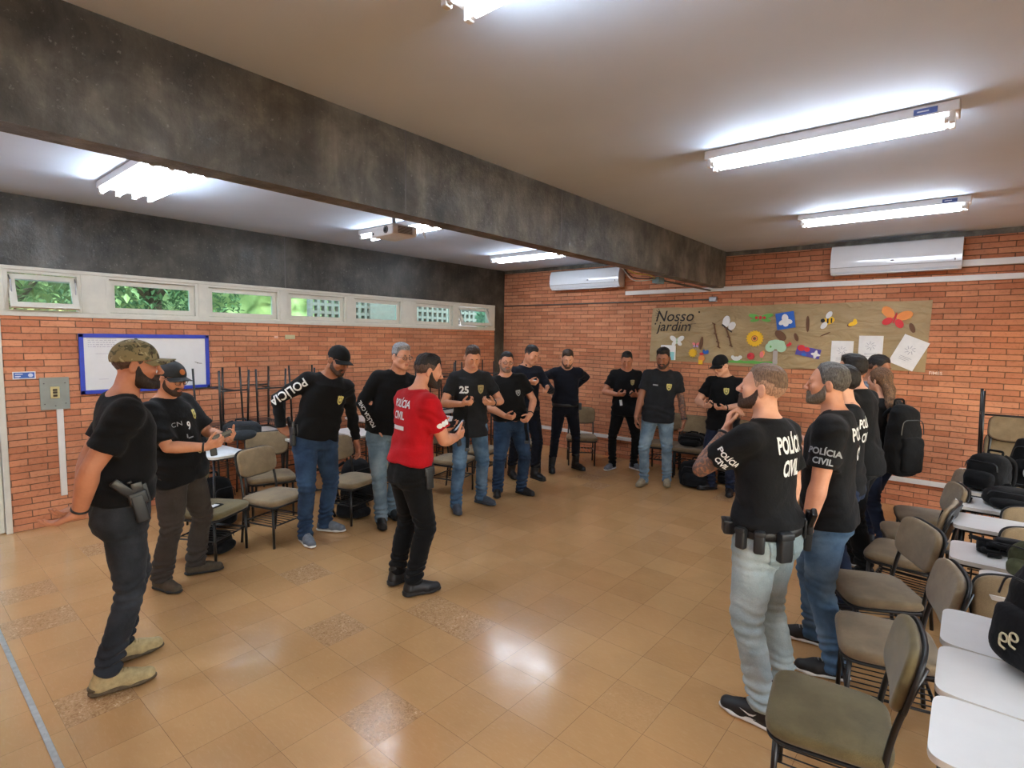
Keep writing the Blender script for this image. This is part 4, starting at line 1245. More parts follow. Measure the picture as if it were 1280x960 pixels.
def head_prims(c, R, fem=False, ears=True, lid=0.0, mouth=True):
    hp = lambda x, y, z: c + R @ V3(x, y, z)
    w = .95 if fem else 1.0
    A = []
    u = lambda p, k=.012: A.append((p, k, 'u')); s_ = lambda p, k=.010: A.append((p, k, 's'))
    u(ell(hp(0, -.010, .034), (.076 * w, .098, .088), R), .02)
    u(ell(hp(0, .026, -.022), (.062 * w, .064, .080), R), .03)
    for s in (-1, 1):
        u(cap(hp(s * .050 * w, .000, -.058), hp(s * .020 * w, .070, -.094), .022, .020), .03)
        u(ball(hp(s * .045 * w, .058, -.022), .022), .025)
    u(ball(hp(0, .076, -.098), .018 if not fem else .014), .022)
    u(cap(hp(-.034 * w, .080, .023), hp(.034 * w, .080, .023), .014, .014), .02)
    for s in (-1, 1):
        s_(ball(hp(s * .031 * w, .108, .003), .017), .014)
        u(ell(hp(s * .031 * w, .0795, .0095 - lid * .006), (.0165, .0148, .0095 + lid * .0035), R), .004)
        u(ell(hp(s * .031 * w, .0785, -.009), (.0155, .0125, .0055), R), .006)
    u(cap(hp(0, .092, .014), hp(0, .113, -.026), .0075, .0115), .010)
    u(ball(hp(0, .115, -.029), .0115), .008)
    for s in (-1, 1): u(ball(hp(s * .0115, .103, -.033), .0085), .007)
    if mouth:
        u(ell(hp(0, .083, -.060), (.026, .018, .020), R), .014)
        u(ell(hp(0, .0985, -.0575), (.021, .0065, .0048), R), .004)
        u(ell(hp(0, .0975, -.0675), (.019, .0070, .0055), R), .004)
        s_(cap(hp(-.021, .101, -.0625), hp(.021, .101, -.0625), .0022, .0022), .003)
    if ears:
        for s in (-1, 1):
            Re = R @ np.array(Matrix.Rotation(s * math.radians(22), 3, 'Z') @ Matrix.Rotation(math.radians(-10), 3, 'X'))
            u(ell(hp(s * .079 * w, -.014, -.006), (.0085, .020, .034), Re), .006)
            s_(ell(hp(s * .089 * w, -.010, -.002), (.0075, .011, .020), Re), .004)
    return A

HAIRLINE = dict(
    short=([-.14, -.06, -.035, -.012, .004, .010, .022, .030, .045, .065, .085, .13], [-.055, -.050, -.022, .010, .022, -.006, -.004, .030, .058, .074, .080, .084]),
    receding=([-.14, -.06, -.035, -.012, .004, .010, .022, .030, .045, .065, .085, .13], [-.055, -.050, -.022, .010, .022, -.006, -.004, .036, .076, .098, .090, .092]),
    long=([-.14, -.06, -.03, .0, .02, .04, .06, .085, .13], [-.16, -.15, -.14, -.10, -.04, .03, .062, .074, .078]))

def finger(F, base, d, n, t, L, r, curl, k):
    p = np.asarray(base, float); ang = 0; seg = (.46, .30, .24)
    pts = [p]; rr = [r, r * .95, r * .88, r * .74]
    for i in range(3):
        ang += math.radians(curl[i])
        q = d * math.cos(ang) + n * math.sin(ang)
        p = p + q * L * seg[i]; pts.append(p)
    for i in range(3):
        F.add(cap(pts[i], pts[i + 1], rr[i], rr[i + 1]), k if i == 0 else .002, 'u', .012)
    return pts

def hand(F, W, d, n, side, curl=(20, 30, 20), thumb=(.55, .75, .25), spread=1.0, tcurl=25):
    d = nrm(d); n = np.asarray(n, float); n = nrm(n - d * (n @ d))
    t = np.cross(d, n) if side > 0 else np.cross(n, d)
    M = np.stack([t, d, n], 1)
    F.add(rbox(W + d * .052, (.040, .046, .0145), .013, M), .012)
    F.add(cap(W - d * .01, W + d * .03, .023, .026, (n, 1.35)), .015)
    F.add(ell(W + d * .04 + t * .026 + n * .008, (.017, .030, .014), M), .01)
    base = [(.0285, .094, .070), (.0098, .099, .078), (-.0095, .096, .072), (-.0275, .088, .056)]
    for i, (a, b, L) in enumerate(base):
        sp = (a / .03) * .10 * spread
        dd = nrm(d + t * sp)
        c = curl[i] if hasattr(curl[0], '__len__') else (curl[0] + 4 * i, curl[1] + 3 * i, curl[2])
        finger(F, W + d * b + t * a, dd, n, t, L, (.0088, .0090, .0086, .0077)[i], c, .004)
    td = nrm(d * thumb[0] + t * thumb[1] + n * thumb[2])
    p0 = W + d * .028 + t * .033; p1 = p0 + td * .040
    td2 = nrm(td * math.cos(math.radians(tcurl)) + nrm(d * .8 - t * .3 + n * .3) * math.sin(math.radians(tcurl)))
    p2 = p1 + td2 * .032; p3 = p2 + nrm(td2 + d * .25) * .024
    F.add(cap(p0, p1, .0125, .0105), .008); F.add(cap(p1, p2, .0105, .0096), .002); F.add(cap(p2, p3, .0096, .0078), .002)
    return W + d * .075 + n * .02

def bvh_of(o):
    me = o.data
    return BVHTree.FromPolygons([v.co.copy() for v in me.vertices], [tuple(p.vertices) for p in me.polygons])

def decal(name, target, bm, c, n, up, m, off=.0025, parent=None, maxe=.012, bvh=None, label=None):
    """print a flat mesh (x right, y up as seen from outside) on the surface of target"""
    n = Vector(n).normalized(); up = Vector(up); up = (up - n * up.dot(n)).normalized(); rt = up.cross(n)
    c = Vector(c)
    bmesh.ops.triangulate(bm, faces=bm.faces)
    for _ in range(5):
        es = [e for e in bm.edges if e.calc_length() > maxe]
        if not es: break
        bmesh.ops.subdivide_edges(bm, edges=es, cuts=1)
        bmesh.ops.triangulate(bm, faces=[f for f in bm.faces if len(f.verts) > 3])
    b = bvh or bvh_of(target)
    dep = None; miss = []
    for v in bm.verts:
        p = c + rt * v.co.x + up * v.co.y
        h = b.ray_cast(p + n * .25, -n, .5)
        extra = v.co.z
        if h[0] is None:
            miss.append(v); v.co = p; continue
        v.co = h[0] + (h[1] if h[1].dot(n) > 0 else n) * (off + extra * .5) + n * (off + extra) * .3
    if miss: bmesh.ops.delete(bm, geom=miss, context='VERTS')
    o = obj(name, bm, m, parent or target)
    if label: o['label'] = label
    return o

def shield_bm(w=.075, h=.095):
    bm = BM()
    out = [(-.5, .38), (-.3, .46), (-.12, .40), (0, .5), (.12, .40), (.3, .46), (.5, .38), (.46, 0), (.36, -.28), (.18, -.42), (0, -.5), (-.18, -.42), (-.36, -.28), (-.46, 0)]
    bm.faces.new([bm.verts.new((x * w, y * h, 0)) for x, y in out[::-1]])
    f2 = [bm.verts.new((x * w * .62, y * h * .62 - .004, .0012)) for x, y in out[::-1]]
    f = bm.faces.new(f2); f.material_index = 1
    f3 = [bm.verts.new((.013 * math.cos(a), .013 * math.sin(a) + .002, .0022)) for a in [2 * PI * i / 12 for i in range(12)]]
    f = bm.faces.new(f3); f.material_index = 0
    for f in bm.faces:
        if f.normal.z < 0: f.normal_flip()
    return bm
def lines_bm(rows):
    """text rows: (string, size, y, bold, xscale)"""
    out = BM()
    for s, size, y, bold, xs in rows:
        t = text_mesh(s, size, bold, xscale=xs)
        me = bpy.data.meshes.new('tmp')
        bmesh.ops.translate(t, vec=(0, y, 0), verts=t.verts); t.to_mesh(me); t.free()
        out.from_mesh(me); bpy.data.meshes.remove(me)
    return out

M_PRINT = mat('white_print', (226, 228, 228), .6, var=.04); M_PRINTG = mat('grey_print', (150, 154, 158), .6, var=.04)
M_BADGE = mat('badge_yellow', (206, 196, 116), .6, var=.1); M_BADGE2 = mat('badge_olive', (120, 112, 66), .6, var=.1)
M_SOLEW = mat('white_rubber', (220, 220, 216), .6, var=.04); M_SOLEB = mat('black_rubber', (22, 22, 22), .7, var=.1); M_SOLET = mat('tan_rubber', (120, 104, 74), .7, var=.1)
M_HOLS = mat('black_polymer', (30, 33, 36), .45, var=.1); M_GUN = mat('gun_metal', (18, 18, 20), .35, var=.1)
M_LENS = mat('lens', (200, 215, 220), .05, var=0); 
_t = NT('spectacle_lens'); _t.set(Base_Color=C(220, 228, 232), Roughness=.05, Alpha=.18); M_LENS = _t.m

PEOPLE = []
def person(label, pos, rz, H, sp):
    s = H / 1.78
    root = thing('person', label, 'person', (pos[0], pos[1], 0), rz, sp.get('group'))
    root.scale = (s, s, s)
    h = sp.get('h', .005); fat = sp.get('fat', 1.0); bel = sp.get('belly', 0.0); fem = sp.get('fem', False)
    # ---- skeleton
    fR, fL = sp.get('feet', ((.11, 0, -8), (-.11, 0, 8)))
    po = sp.get('poff', (0, .03)); px, py = (fR[0] + fL[0]) / 2 + po[0], (fR[1] + fL[1]) / 2 + po[1]
    hz = min(.095 + math.sqrt(max(.01, .838 ** 2 - (fx - (px + sx * .09)) ** 2 - (fy - py) ** 2)) for fx, fy, sx in ((fR[0], fR[1], 1), (fL[0], fL[1], -1)))
    P = V3(px, py, min(.95, hz + .03) + sp.get('dz', 0))
    lean = sp.get('lean', (0, .0)); N = P + V3(lean[0], lean[1], math.sqrt(.54 ** 2 - lean[0] ** 2 - lean[1] ** 2))
    tw = math.radians(sp.get('tw', 0)); side = V3(math.cos(tw), math.sin(tw), sp.get('tilt', 0)); side = nrm(side)
    up = nrm(N - P); fwd = nrm(np.cross(up, side)); side = np.cross(fwd, up)
    pside = V3(math.cos(math.radians(sp.get('ptw', 0))), math.sin(math.radians(sp.get('ptw', 0))), 0)
    SH = {}; EL = {}; WR = {}
    shw = sp.get('shw', .172) * (.88 if fem else 1)
    arms = sp['arms']
    for sg, key in ((1, 'R'), (-1, 'L')):
        a = arms[key]
        S = N + side * sg * shw * (1 + (fat - 1) * .5) - up * .068 + fwd * a.get('sf', 0) + up * a.get('su', 0)
        E, W = ik(S, a['w'], .298, .258, a.get('pole', (sg * .5, -.6, -.5)))
        SH[sg], EL[sg], WR[sg] = S, E, W
    KN = {}; AN = {}; HP = {}
    for sg, f in ((1, fR), (-1, fL)):
        HPj = P + pside * sg * .09 - V3(0, 0, .03)
        yaw = math.radians(f[2]); A = V3(f[0], f[1], .095 + (f[3] if len(f) > 3 else 0))
        kp = V3(-math.sin(yaw), math.cos(yaw), 0) + pside * sg * .15
        K, A = ik(HPj, A, .430, .412, kp)
        HP[sg], KN[sg], AN[sg] = HPj, K, A
    hy, hpz, hr = sp.get('head', (0, 0, 0))
    Rh = R3(hy, hpz, hr); neck = N + up * .044 + fwd * .028
    HC = neck + Rh @ V3(0, .022, .128) + fwd * sp.get('hf', 0)
    hs = sp.get('hs', 1.0)
    # ---- body field (fine around head and hands)
    allp = np.array([HC, P] + list(EL.values()) + list(WR.values()) + list(KN.values()) + list(AN.values()) + list(SH.values()))
    lo = allp.min(0) - .24; hi = allp.max(0) + .24; lo[2] = -.02; hi[2] = HC[2] + .16
    fin = [[], [], []]
    dirs = {}
    for sg, key in ((1, 'R'), (-1, 'L')):
        a = arms[key]; dd = nrm(a.get('d') if a.get('d') is not None else WR[sg] - EL[sg])
        dirs[sg] = dd
        if a.get('hide'): continue
        c = WR[sg] + dd * .08
        for q in range(3): fin[q].append((c[q] - .11, c[q] + .11, sp.get('hh', h)))
    for q in range(3): fin[q].append((HC[q] - (.125 if q < 2 else .13), HC[q] + (.125 if q < 2 else .13), h))
    ax = [axis(lo[q], hi[q], .013, fin[q]) for q in range(3)]
    F = Field(ax)
    bt = [(-.18, .150, .10, .105, 0), (0, .163, .11 + .4 * bel, .118, 0), (.25, .150, .105 + bel, .10, 0), (.5, .152, .108 + .8 * bel, .10, 0), (.72, .160, .116 + .25 * bel, .108, 0), (.86, .142, .098, .098, 0), (.95, .095, .072, .085, 0), (1.02, .058, .05, .062, 0)]
    if fem: bt = [(a, b * .9, c, d, e) for a, b, c, d, e in bt]
    bt = [(a, b * fat, c * fat ** .6, d * fat ** .6, e) for a, b, c, d, e in bt]
    F.add(loft(P, N, side, bt), .02)
    af = fat ** .6 * (.84 if fem else 1) * sp.get('arm', 1.0)
    for sg in (1, -1):
        S, E, W = SH[sg], EL[sg], WR[sg]
        F.add(cap(N + side * sg * .03 - up * .015 - fwd * .012, S + up * .004, .050 * af, .044 * af), .05)
        q = E + (W - E) * .24
        F.add(poly([S, S * .55 + E * .45, E, q, E + (W - E) * .6, W], [.053 * af, .049 * af, .039 * af, .0435 * af, .036 * af, .0275 * af]), .03)
        a = arms[('L', 'R')[sg > 0]]
        hand(F, W, dirs[sg], a.get('n', (-sg, 0, 0)), sg, a.get('curl', (18, 28, 18)), a.get('thumb', (.6, .6, .3)), a.get('spread', 1.0), a.get('tcurl', 25))
        F.add(poly([HP[sg], KN[sg], KN[sg] * .7 + AN[sg] * .3 - V3(0, .012, 0), AN[sg]], [.078 * fat, .050, .050, .034]), .03)
        yw = math.radians((fR if sg > 0 else fL)[2]); fd = V3(-math.sin(yw), math.cos(yw), 0)
        F.add(cap(AN[sg] - fd * .03 - V3(0, 0, .055), AN[sg] + fd * .14 - V3(0, 0, .07), .032, .022), .02)
    nk = .054 * (.82 if fem else 1) * fat ** .5 * sp.get('neck', 1.0)
    F.add(cap(N - up * .03, HC + Rh @ V3(0, -.022, -.055), nk * 1.12, nk), .03)
    F.add(cap(N + side * .04, HC + Rh @ V3(.045, -.02, -.05), .022, .02), .03); F.add(cap(N - side * .04, HC + Rh @ V3(-.045, -.02, -.05), .022, .02), .03)
    for p, k, op in head_prims(HC, Rh, fem, True, sp.get('lid', .4)): F.add(p, k, op, .012)
    Pv, Q = F.mesh(); Pv = relax(Pv, Q, 1, .35)
    cen = Pv[Q].mean(1)
    lc = (cen - HC) @ Rh
    mi = np.zeros(len(Q), np.int32)
    lips = (np.abs(lc[:, 0]) < .0205) & (lc[:, 1] > .094) & (lc[:, 2] < -.0545) & (lc[:, 2] > -.0735)
    mi[lips] = 1
    skin = mat_skin('skin_%d_%d_%d' % sp['skin'], sp['skin'])
    lipm = mat('lips_%d_%d_%d' % sp['skin'], (int(sp['skin'][0] * .88), int(sp['skin'][1] * .74), int(sp['skin'][2] * .74)), .45, var=.1)
    ms = [skin, lipm]
    if sp.get('tattoo'):
        ms.append(mat_tattoo('tattooed_skin', sp['skin']))
        for sg in sp['tattoo']:
            d1 = EL[sg] - SH[sg]; d2 = WR[sg] - EL[sg]
            for A_, D_, t0, t1 in ((SH[sg], d1, .3, 1.2), (EL[sg], d2, -.2, .92)):
                q = cen - A_; t_ = q @ D_ / (D_ @ D_); r_ = np.linalg.norm(q - t_[:, None] * D_, axis=1)
                mi[(t_ > t0) & (t_ < t1) & (r_ < .075)] = 2
    body = np_mesh('body', Pv, Q, ms, root, mi)
    # ---- face pieces
    hp = lambda x, y, z: Vector(HC + Rh @ V3(x, y, z))
    RhM = Matrix(Rh.tolist())
    hw = .95 if fem else 1.0
    for sg in (-1, 1):
        bm = BM(); sphere(bm, (0, 0, 0), (.0124, .0124, .0124), 14, 10, Matrix.Rotation(PI / 2, 3, 'X'))
        lz = -.25 * sp.get('lid', .4)
        for f in bm.faces:
            c = f.calc_center_median()
            if c.normalized().dot(Vector((0, .95, lz)).normalized()) > .86: f.material_index = 1
        bmesh.ops.transform(bm, matrix=Matrix.Translation(hp(sg * .031 * hw, .0795, .0015)) @ RhM.to_4x4(), verts=bm.verts)
        obj('eye', bm, [M_EYEW, M_IRIS], root, smooth=True)
        if not sp.get('nobrow'):
            bm = BM(); tube(bm, [hp(sg * .014 * hw, .0955, .0235), hp(sg * .028 * hw, .0935, .0285), hp(sg * .042 * hw, .0850, .0285), hp(sg * .050 * hw, .0765, .0235)], [.0035, .0046, .0042, .002], 6)
            obj('eyebrow', bm, sp.get('browm') or mat_hair('brow_dark', (34, 24, 18)), root, smooth=True)
    def local(G):
        X, Y, Z = G
        x, y, z = X - HC[0], Y - HC[1], Z - HC[2]
        return tuple(x * Rh[0, i] + y * Rh[1, i] + z * Rh[2, i] for i in range(3))
    hh = sp.get('hairh', max(.0042, h))
    hair = sp.get('hair')
    if hair:
        style, mh = hair['style'], hair['m']
        Fh = Field([axis(HC[q] - .17, HC[q] + .17, hh) for q in range(3)])
        tt, ts = hair.get('top', .014), hair.get('side', .006)
        if sp.get('cap'): tt = .003; ts = min(ts, .004)
        G = Fh.grids(); lx, ly, lz = local(G)
        k0 = np.sqrt((lx / .076) ** 2 + ((ly + .010) / .098) ** 2 + ((lz - .034) / .088) ** 2)
        k1 = np.sqrt((lx / .076 ** 2) ** 2 + ((ly + .010) / .098 ** 2) ** 2 + ((lz - .034) / .088 ** 2) ** 2)
        d = k0 * (k0 - 1) / np.maximum(k1, 1e-6)
        zl = np.interp(ly, *HAIRLINE[style if style in HAIRLINE else 'short'])
        fr = np.clip((ly - .045) / .03, 0, 1)
        zl = zl + fr * (.016 * np.clip((np.abs(lx) - .022) / .02, 0, 1) - .004) + .0035 * wob(lx, ly, lz, 60, hair.get('seed', 0))
        edge = np.clip((lz - zl) / .045, 0, 1)
        top = np.clip((lz - .055) / .05, 0, 1); top = top * top * (3 - 2 * top)
        th = .0015 + edge * ((ts - .0015) * (1 - top) + (tt - .0015) * top)
        if hair.get('quiff') and not sp.get('cap'): th = th + hair['quiff'] * np.clip((ly - .0) / .07, 0, 1) * top * edge
        th = th + .0022 * wob(lx, ly, lz, 95, hair.get('seed', 0)) * edge + .0012 * np.sin(260 * lx + 60 * ly) * edge
        Fh.F = np.maximum(d - th, zl - lz).astype(np.float32)
        if style == 'long':
            Fh2 = Field([axis(HC[q] - .22 if q < 2 else HC[2] - .60, HC[q] + .18, .0065) for q in range(3)])
            G = Fh2.grids(); lx2, ly2, lz2 = local(G)
            k0 = np.sqrt((lx2 / .084) ** 2 + ((ly2 + .012) / .107) ** 2 + ((lz2 - .034) / .098) ** 2)
            zl = np.interp(ly2, *HAIRLINE['long'])
            Fh2.F = np.maximum((k0 - 1) * .09, zl - lz2).astype(np.float32)
            pts = hair['tail']; q = [V3(*HC) + Rh @ V3(*p_[:3]) for p_ in pts]
            for i in range(len(q) - 1): Fh2.add(cap(q[i], q[i + 1], pts[i][3], pts[i + 1][3], (Rh @ V3(0, 1, 0), 1.5)), .03)
            Fh2.F += (.003 * np.sin(180 * G[0] + 90 * G[1])).astype(np.float32)
            Fh = Fh2
        if hair.get('bun'):
            Fh.add(ball(HC + Rh @ V3(*hair['bun']), .04), .02)
        Ph, Qh = Fh.mesh(); 
        if len(Ph):
            Ph = relax(Ph, Qh, 1, .3)
            lh = (Ph[Qh].mean(1) - HC) @ Rh
            mih = np.zeros(len(Qh), np.int32)
            ms_ = [mh]
            if hair.get('fade'):
                ms_.append(hair['fade']); z0 = hair.get('fz', .045)
                mih[lh[:, 2] + .010 * wob(lh[:, 0], lh[:, 1], lh[:, 2], 120) < z0 - .35 * np.clip(-lh[:, 1] - .04, 0, .1)] = 1
            np_mesh('hair', Ph, Qh, ms_, root, mih)
    bd = sp.get('beard')
    if bd:
        Fb = Field([axis(HC[q] - .16, HC[q] + .16, min(hh, .0042)) for q in range(3)])
        for p, k, op in head_prims(HC, Rh, fem, False, .4): Fb.add(p, k, op, .03)
        lx, ly, lz = local(Fb.grids())
        zt = np.interp(ly, [-.02, .012, .03, .05, .066, .08, .095, .12], [.012, .002, -.034, -.054, -.060, -.054, -.0410, -.0410])
        zt = np.where(np.abs(lx) > .034, np.interp(ly, [-.02, .012, .03, .05, .07, .12], [.012, .002, -.032, -.052, -.064, -.068]), np.where(ly > .082, -.0415, zt))
        if bd.get('goatee'):
            zt = np.where(np.abs(lx) > .03, -.2, zt)
        th = bd.get('t', .004) * (1 + bd.get('chin', .8) * np.clip((-.06 - lz) / .05, 0, 1))
        th = th * np.clip((zt - lz) / .012, .35, 1) + .0012 * wob(lx, ly, lz, 130)
        m_ = np.maximum(Fb.F - th, lz - zt)
        m_ = np.maximum(m_, -.002 - ly + .0)                   # nothing behind the ears
        m_ = np.maximum(m_, (-.118 - lz))
        mo = np.sqrt((lx / .023) ** 2 + ((ly - .1) / .03) ** 2 + ((lz + .0635) / .0115) ** 2) - 1
        m_ = np.maximum(m_, -mo * .008)
        Fb.F = m_.astype(np.float32)
        Pb, Qb = Fb.mesh()
        if len(Pb): np_mesh('beard', relax(Pb, Qb, 1, .3), Qb, bd['m'], root)
    cp = sp.get('cap')
    if cp:
        Fc = Field([axis(HC[q] - .15, HC[q] + .17, .0055) for q in range(3)])
        lx, ly, lz = local(Fc.grids())
        k0 = np.sqrt((lx / .087) ** 2 + ((ly + .010) / .110) ** 2 + ((lz - .036) / .100) ** 2)
        d = (k0 - 1) * .095 + .0012 * wob(lx, ly, lz, 45)
        base = cp.get('low', .024) + .17 * ly
        Fc.F = np.maximum(d, base - lz).astype(np.float32)
        Pc, Qc = Fc.mesh(); crown = np_mesh('cap', relax(Pc, Qc, 1, .4), Qc, cp['m'], root)
        bm = BM(); nu, nv = 18, 7; top = {}; bot = {}
        for i in range(nu + 1):
            th = math.radians(-68 + 136 * i / nu)
            for j in range(nv + 1):
                v = j / nv
                L = cp.get('L', .078) * (math.cos(th) ** .6 if math.cos(th) > 0 else 0)
                x = math.sin(th) * (.084 + .004 * v); y = -.010 + .107 * math.cos(th) + L * v
                z = cp.get('low', .024) + .004 + .17 * y - cp.get('droop', .10) * L * v - .035 * math.sin(th) ** 2 * (.35 + .65 * v) - (.1 * v * L)
                top[i, j] = bm.verts.new(hp(x, y, z + .002)); bot[i, j] = bm.verts.new(hp(x, y, z - .002))
        for i in range(nu):
            for j in range(nv):
                bm.faces.new((top[i, j], top[i + 1, j], top[i + 1, j + 1], top[i, j + 1])); bm.faces.new((bot[i, j], bot[i, j + 1], bot[i + 1, j + 1], bot[i + 1, j]))
            bm.faces.new((top[i, nv], top[i + 1, nv], bot[i + 1, nv], bot[i, nv])); bm.faces.new((top[i, 0], bot[i, 0], bot[i + 1, 0], top[i + 1, 0]))
        bmesh.ops.recalc_face_normals(bm, faces=bm.faces)
        obj('brim', bm, cp.get('bm', cp['m']), crown, smooth=True)
        bm = BM(); sphere(bm, hp(0, -.01, .137), (.008, .008, .004), 10, 6, RhM); obj('cap_button', bm, cp['m'], crown, smooth=True)
        if cp.get('patch'):
            b = BM(); bmesh.ops.create_circle(b, cap_ends=True, radius=.022, segments=16)
            decal('cap_patch', crown, b, hp(.0, .09, .085), RhM @ Vector((0, 1, .35)), RhM @ Vector((0, 0, 1)), cp['patch'], .002, crown)
    if sp.get('glasses'):
        bm = BM(); m_ = M_BLK
        for sg in (-1, 1):
            tube(bm, [hp(sg * .032 + .021 * math.copysign(abs(math.cos(a)) ** .7, math.cos(a)), .1045 - .006 * abs(math.cos(a)) * (1 if math.cos(a) * sg > 0 else -.2), .002 + .0165 * math.sin(a)) for a in [2 * PI * i / 20 for i in range(20)]], .0019, 6, closed=True)
            tube(bm, arc_corner([hp(sg * .053, .098, .006), hp(sg * .077, .085, .008), hp(sg * .082, .0, .010), hp(sg * .080, -.022, .0)], .02), .0018, 6)
        tube(bm, arc_corner([hp(-.012, .1055, .004), hp(0, .110, .008), hp(.012, .1055, .004)], .01), .0018, 6)
        gl = obj('glasses', bm, m_, root, smooth=True)
        for sg in (-1, 1):
            bm = BM(); bmesh.ops.create_circle(bm, cap_ends=True, radius=1, segments=20, matrix=Matrix.Translation(hp(sg * .032, .1035, .002)) @ RhM.to_4x4() @ Matrix.Rotation(PI / 2, 4, 'X') @ Matrix.Diagonal((.020, .016, 1, 1)))
            obj('lens', bm, M_LENS, gl)
    # ---- shirt
    hem = sp.get('hem', -.10); tuck = sp.get('tuck', False)
    hsx = sp.get('sh', .0072)
    A = P + up * hem; LL = np.linalg.norm(N - A)
    def tz(z): return (z - hem) / LL           # height above pelvis -> t
    lf = sp.get('loose', 1.0)
    stb = [(tz(hem), .187 * lf, .132 + .55 * bel, .152 if hem < -.05 else .142, 0), (tz(0.02), .182 * lf, .130 + .7 * bel, .140, 0), (tz(.14), .170 * lf, .122 + bel, .115, 0), (tz(.27), .170 * lf, .124 + .8 * bel, .114, 0), (tz(.39), .178, .134 + .25 * bel, .122, 0), (tz(.465), .162, .116, .112, 0), (tz(.51), .115, .085, .096, 0), (tz(.545), .072, .064, .074, 0)]
    if tuck: stb[0] = (tz(hem), .165 * lf, .116 + .5 * bel, .122, 0)
    if fem: stb = [(a, b * .9, c, d, e) for a, b, c, d, e in stb]
    stb = [(a, b * fat, c * fat ** .6, d * fat ** .6, e) for a, b, c, d, e in stb]
    pts_ = [A, N] + [SH[1], SH[-1]] + ([EL[1], EL[-1], WR[1], WR[-1]] if sp.get('long') else [EL[1], EL[-1]])
    pts_ = np.array(pts_)
    lo = pts_.min(0) - .22; hi = pts_.max(0) + .22; lo[2] = max(lo[2], min(A[2] - .05, pts_[:, 2].min() - .08)); hi[2] = N[2] + .08
    Fs = Field([axis(lo[q], hi[q], hsx) for q in range(3)])
    Fs.add(loft(A, N, side, stb, 2.4, .02), .03)
    slf = af * sp.get('sleeve', 1.0)
    def cutcap(a, b, ra, rb, over=.0):
        fn, l_, h_ = cap(a, b, ra, rb); u_ = nrm(b - a); e_ = b
        def f2(X, Y, Z): return np.maximum(fn(X, Y, Z), (X - e_[0]) * u_[0] + (Y - e_[1]) * u_[1] + (Z - e_[2]) * u_[2]).astype(np.float32)
        return f2, l_, h_
    for sg in (1, -1):
        S, E, W = SH[sg], EL[sg], WR[sg]
        Fs.add(cap(N + side * sg * .035 - up * .028 - fwd * .012, S + up * .002, .056 * af, .056 * af), .06)
        if sp.get('long'):
            W_ = E + (W - E) * .97
            Fs.add(poly([S, S * .5 + E * .5, E, E * .5 + W_ * .5, W_], [.066 * slf, .061 * slf, .052 * slf, .047 * slf, .040 * slf], None, True), .035)
        else:
            L_ = sp.get('slen', .66); Fs.add(poly([S, S + (E - S) * L_ * .5, S + (E - S) * L_], [.066 * slf, .065 * slf, .066 * slf], None, True), .035)
    # folds
    X, Y, Z = Fs.grids()
    zz = (Z - A[2]) / LL
    fold = .0042 * wob(X, Y, Z * .7, 17, sp.get('seed', 0)) + .0030 * np.sin(46 * (Z + .35 * X * np.sign(X)) + 4 * wob(X, Y, Z, 9, 1 + sp.get('seed', 0))) * np.clip(1 - np.abs(zz - .22) / .3, 0, 1)
    fold = fold + .0022 * np.sin(80 * Z + 22 * Y + 3 * wob(X, Y, Z, 14, 2)) * np.clip((np.abs(X - P[0]) - .17) / .05, 0, 1)
    if tuck: fold = fold - .010 * np.clip(1 - np.abs(zz - .12) / .12, 0, 1)
    Fs.F += (fold * sp.get('foldk', 1.45)).astype(np.float32)
    Pn = N + fwd * .015
    ncut = ell(N + up * .035 + fwd * .035, (.072 * fat ** .4 * (.9 if fem else 1), .082, .040), np.stack([side, fwd, up], 1))
    if not sp.get('highcollar'): Fs.add(ncut, .008, 's')
    Fs.cutmax(((A[0] - X) * up[0] + (A[1] - Y) * up[1] + (A[2] - Z) * up[2]))
    Ps, Qs = Fs.mesh(); Ps = relax(Ps, Qs, 1, .4)
    shirt = np_mesh(sp.get('shirtname', 't_shirt'), Ps, Qs, sp['shirt'], root)
    if sp.get('highcollar'):
        c_ = N + up * .02 + fwd * .012
        cm = np.stack([side, fwd, up], 1)
        pr = [(loft(N - up * .01 + fwd * .0, N + up * .055 + fwd * .018, side, [(0, .075, .075, .075, 0), (1, .066, .066, .066, 0)], 2.1, .01), .01, 'u'), (loft(N - up * .05, N + up * .08 + fwd * .02, side, [(0, .056, .056, .056, 0), (1, .056, .058, .056, 0)], 2.1, .01), .004, 's')]
        implicit('collar', pr, .006, sp['shirt'], shirt)
    else:
        # ribbed neckline
        pts = []
        b_ = bvh_of(shirt)
        for i in range(36):
            a = 2 * PI * i / 36
            best = None
            for rr_ in np.arange(.040, .125, .004):
                q_ = V3(*N) + side * rr_ * math.cos(a) + fwd * (.012 + rr_ * math.sin(a)) + up * .2
                hh_ = b_.ray_cast(Vector(q_), Vector(-up), .5)
                if hh_[0] is not None:
                    z_ = hh_[0].dot(Vector(up)) - .12 * rr_
                    if best is None or z_ > best[0]: best = (z_, hh_[0])
            if best: pts.append(best[1])
        if len(pts) > 20:
            for _ in range(3): pts = [(pts[i - 1] + pts[i] * 2 + pts[(i + 1) % len(pts)]) / 4 for i in range(len(pts))]
            bm = BM(); tube(bm, pts, .0065, 6, closed=True); obj('neckband', bm, sp['shirt'], shirt, smooth=True)
    # ---- trousers
    tm = sp['trousers']; tl = sp.get('tl', 1.0); ht = sp.get('legh', .0085)
    lo = np.min([P - V3(.22, .2, 0), KN[1] - .12, KN[-1] - .12, AN[1] - .11, AN[-1] - .11], axis=0); hi = np.max([P + V3(.22, .2, .12), KN[1] + .12, KN[-1] + .12, AN[1] + .11, AN[-1] + .11], axis=0); lo[2] = .03
    Ft = Field([axis(lo[q], hi[q], ht) for q in range(3)])
    wt = sp.get('waist', .075)
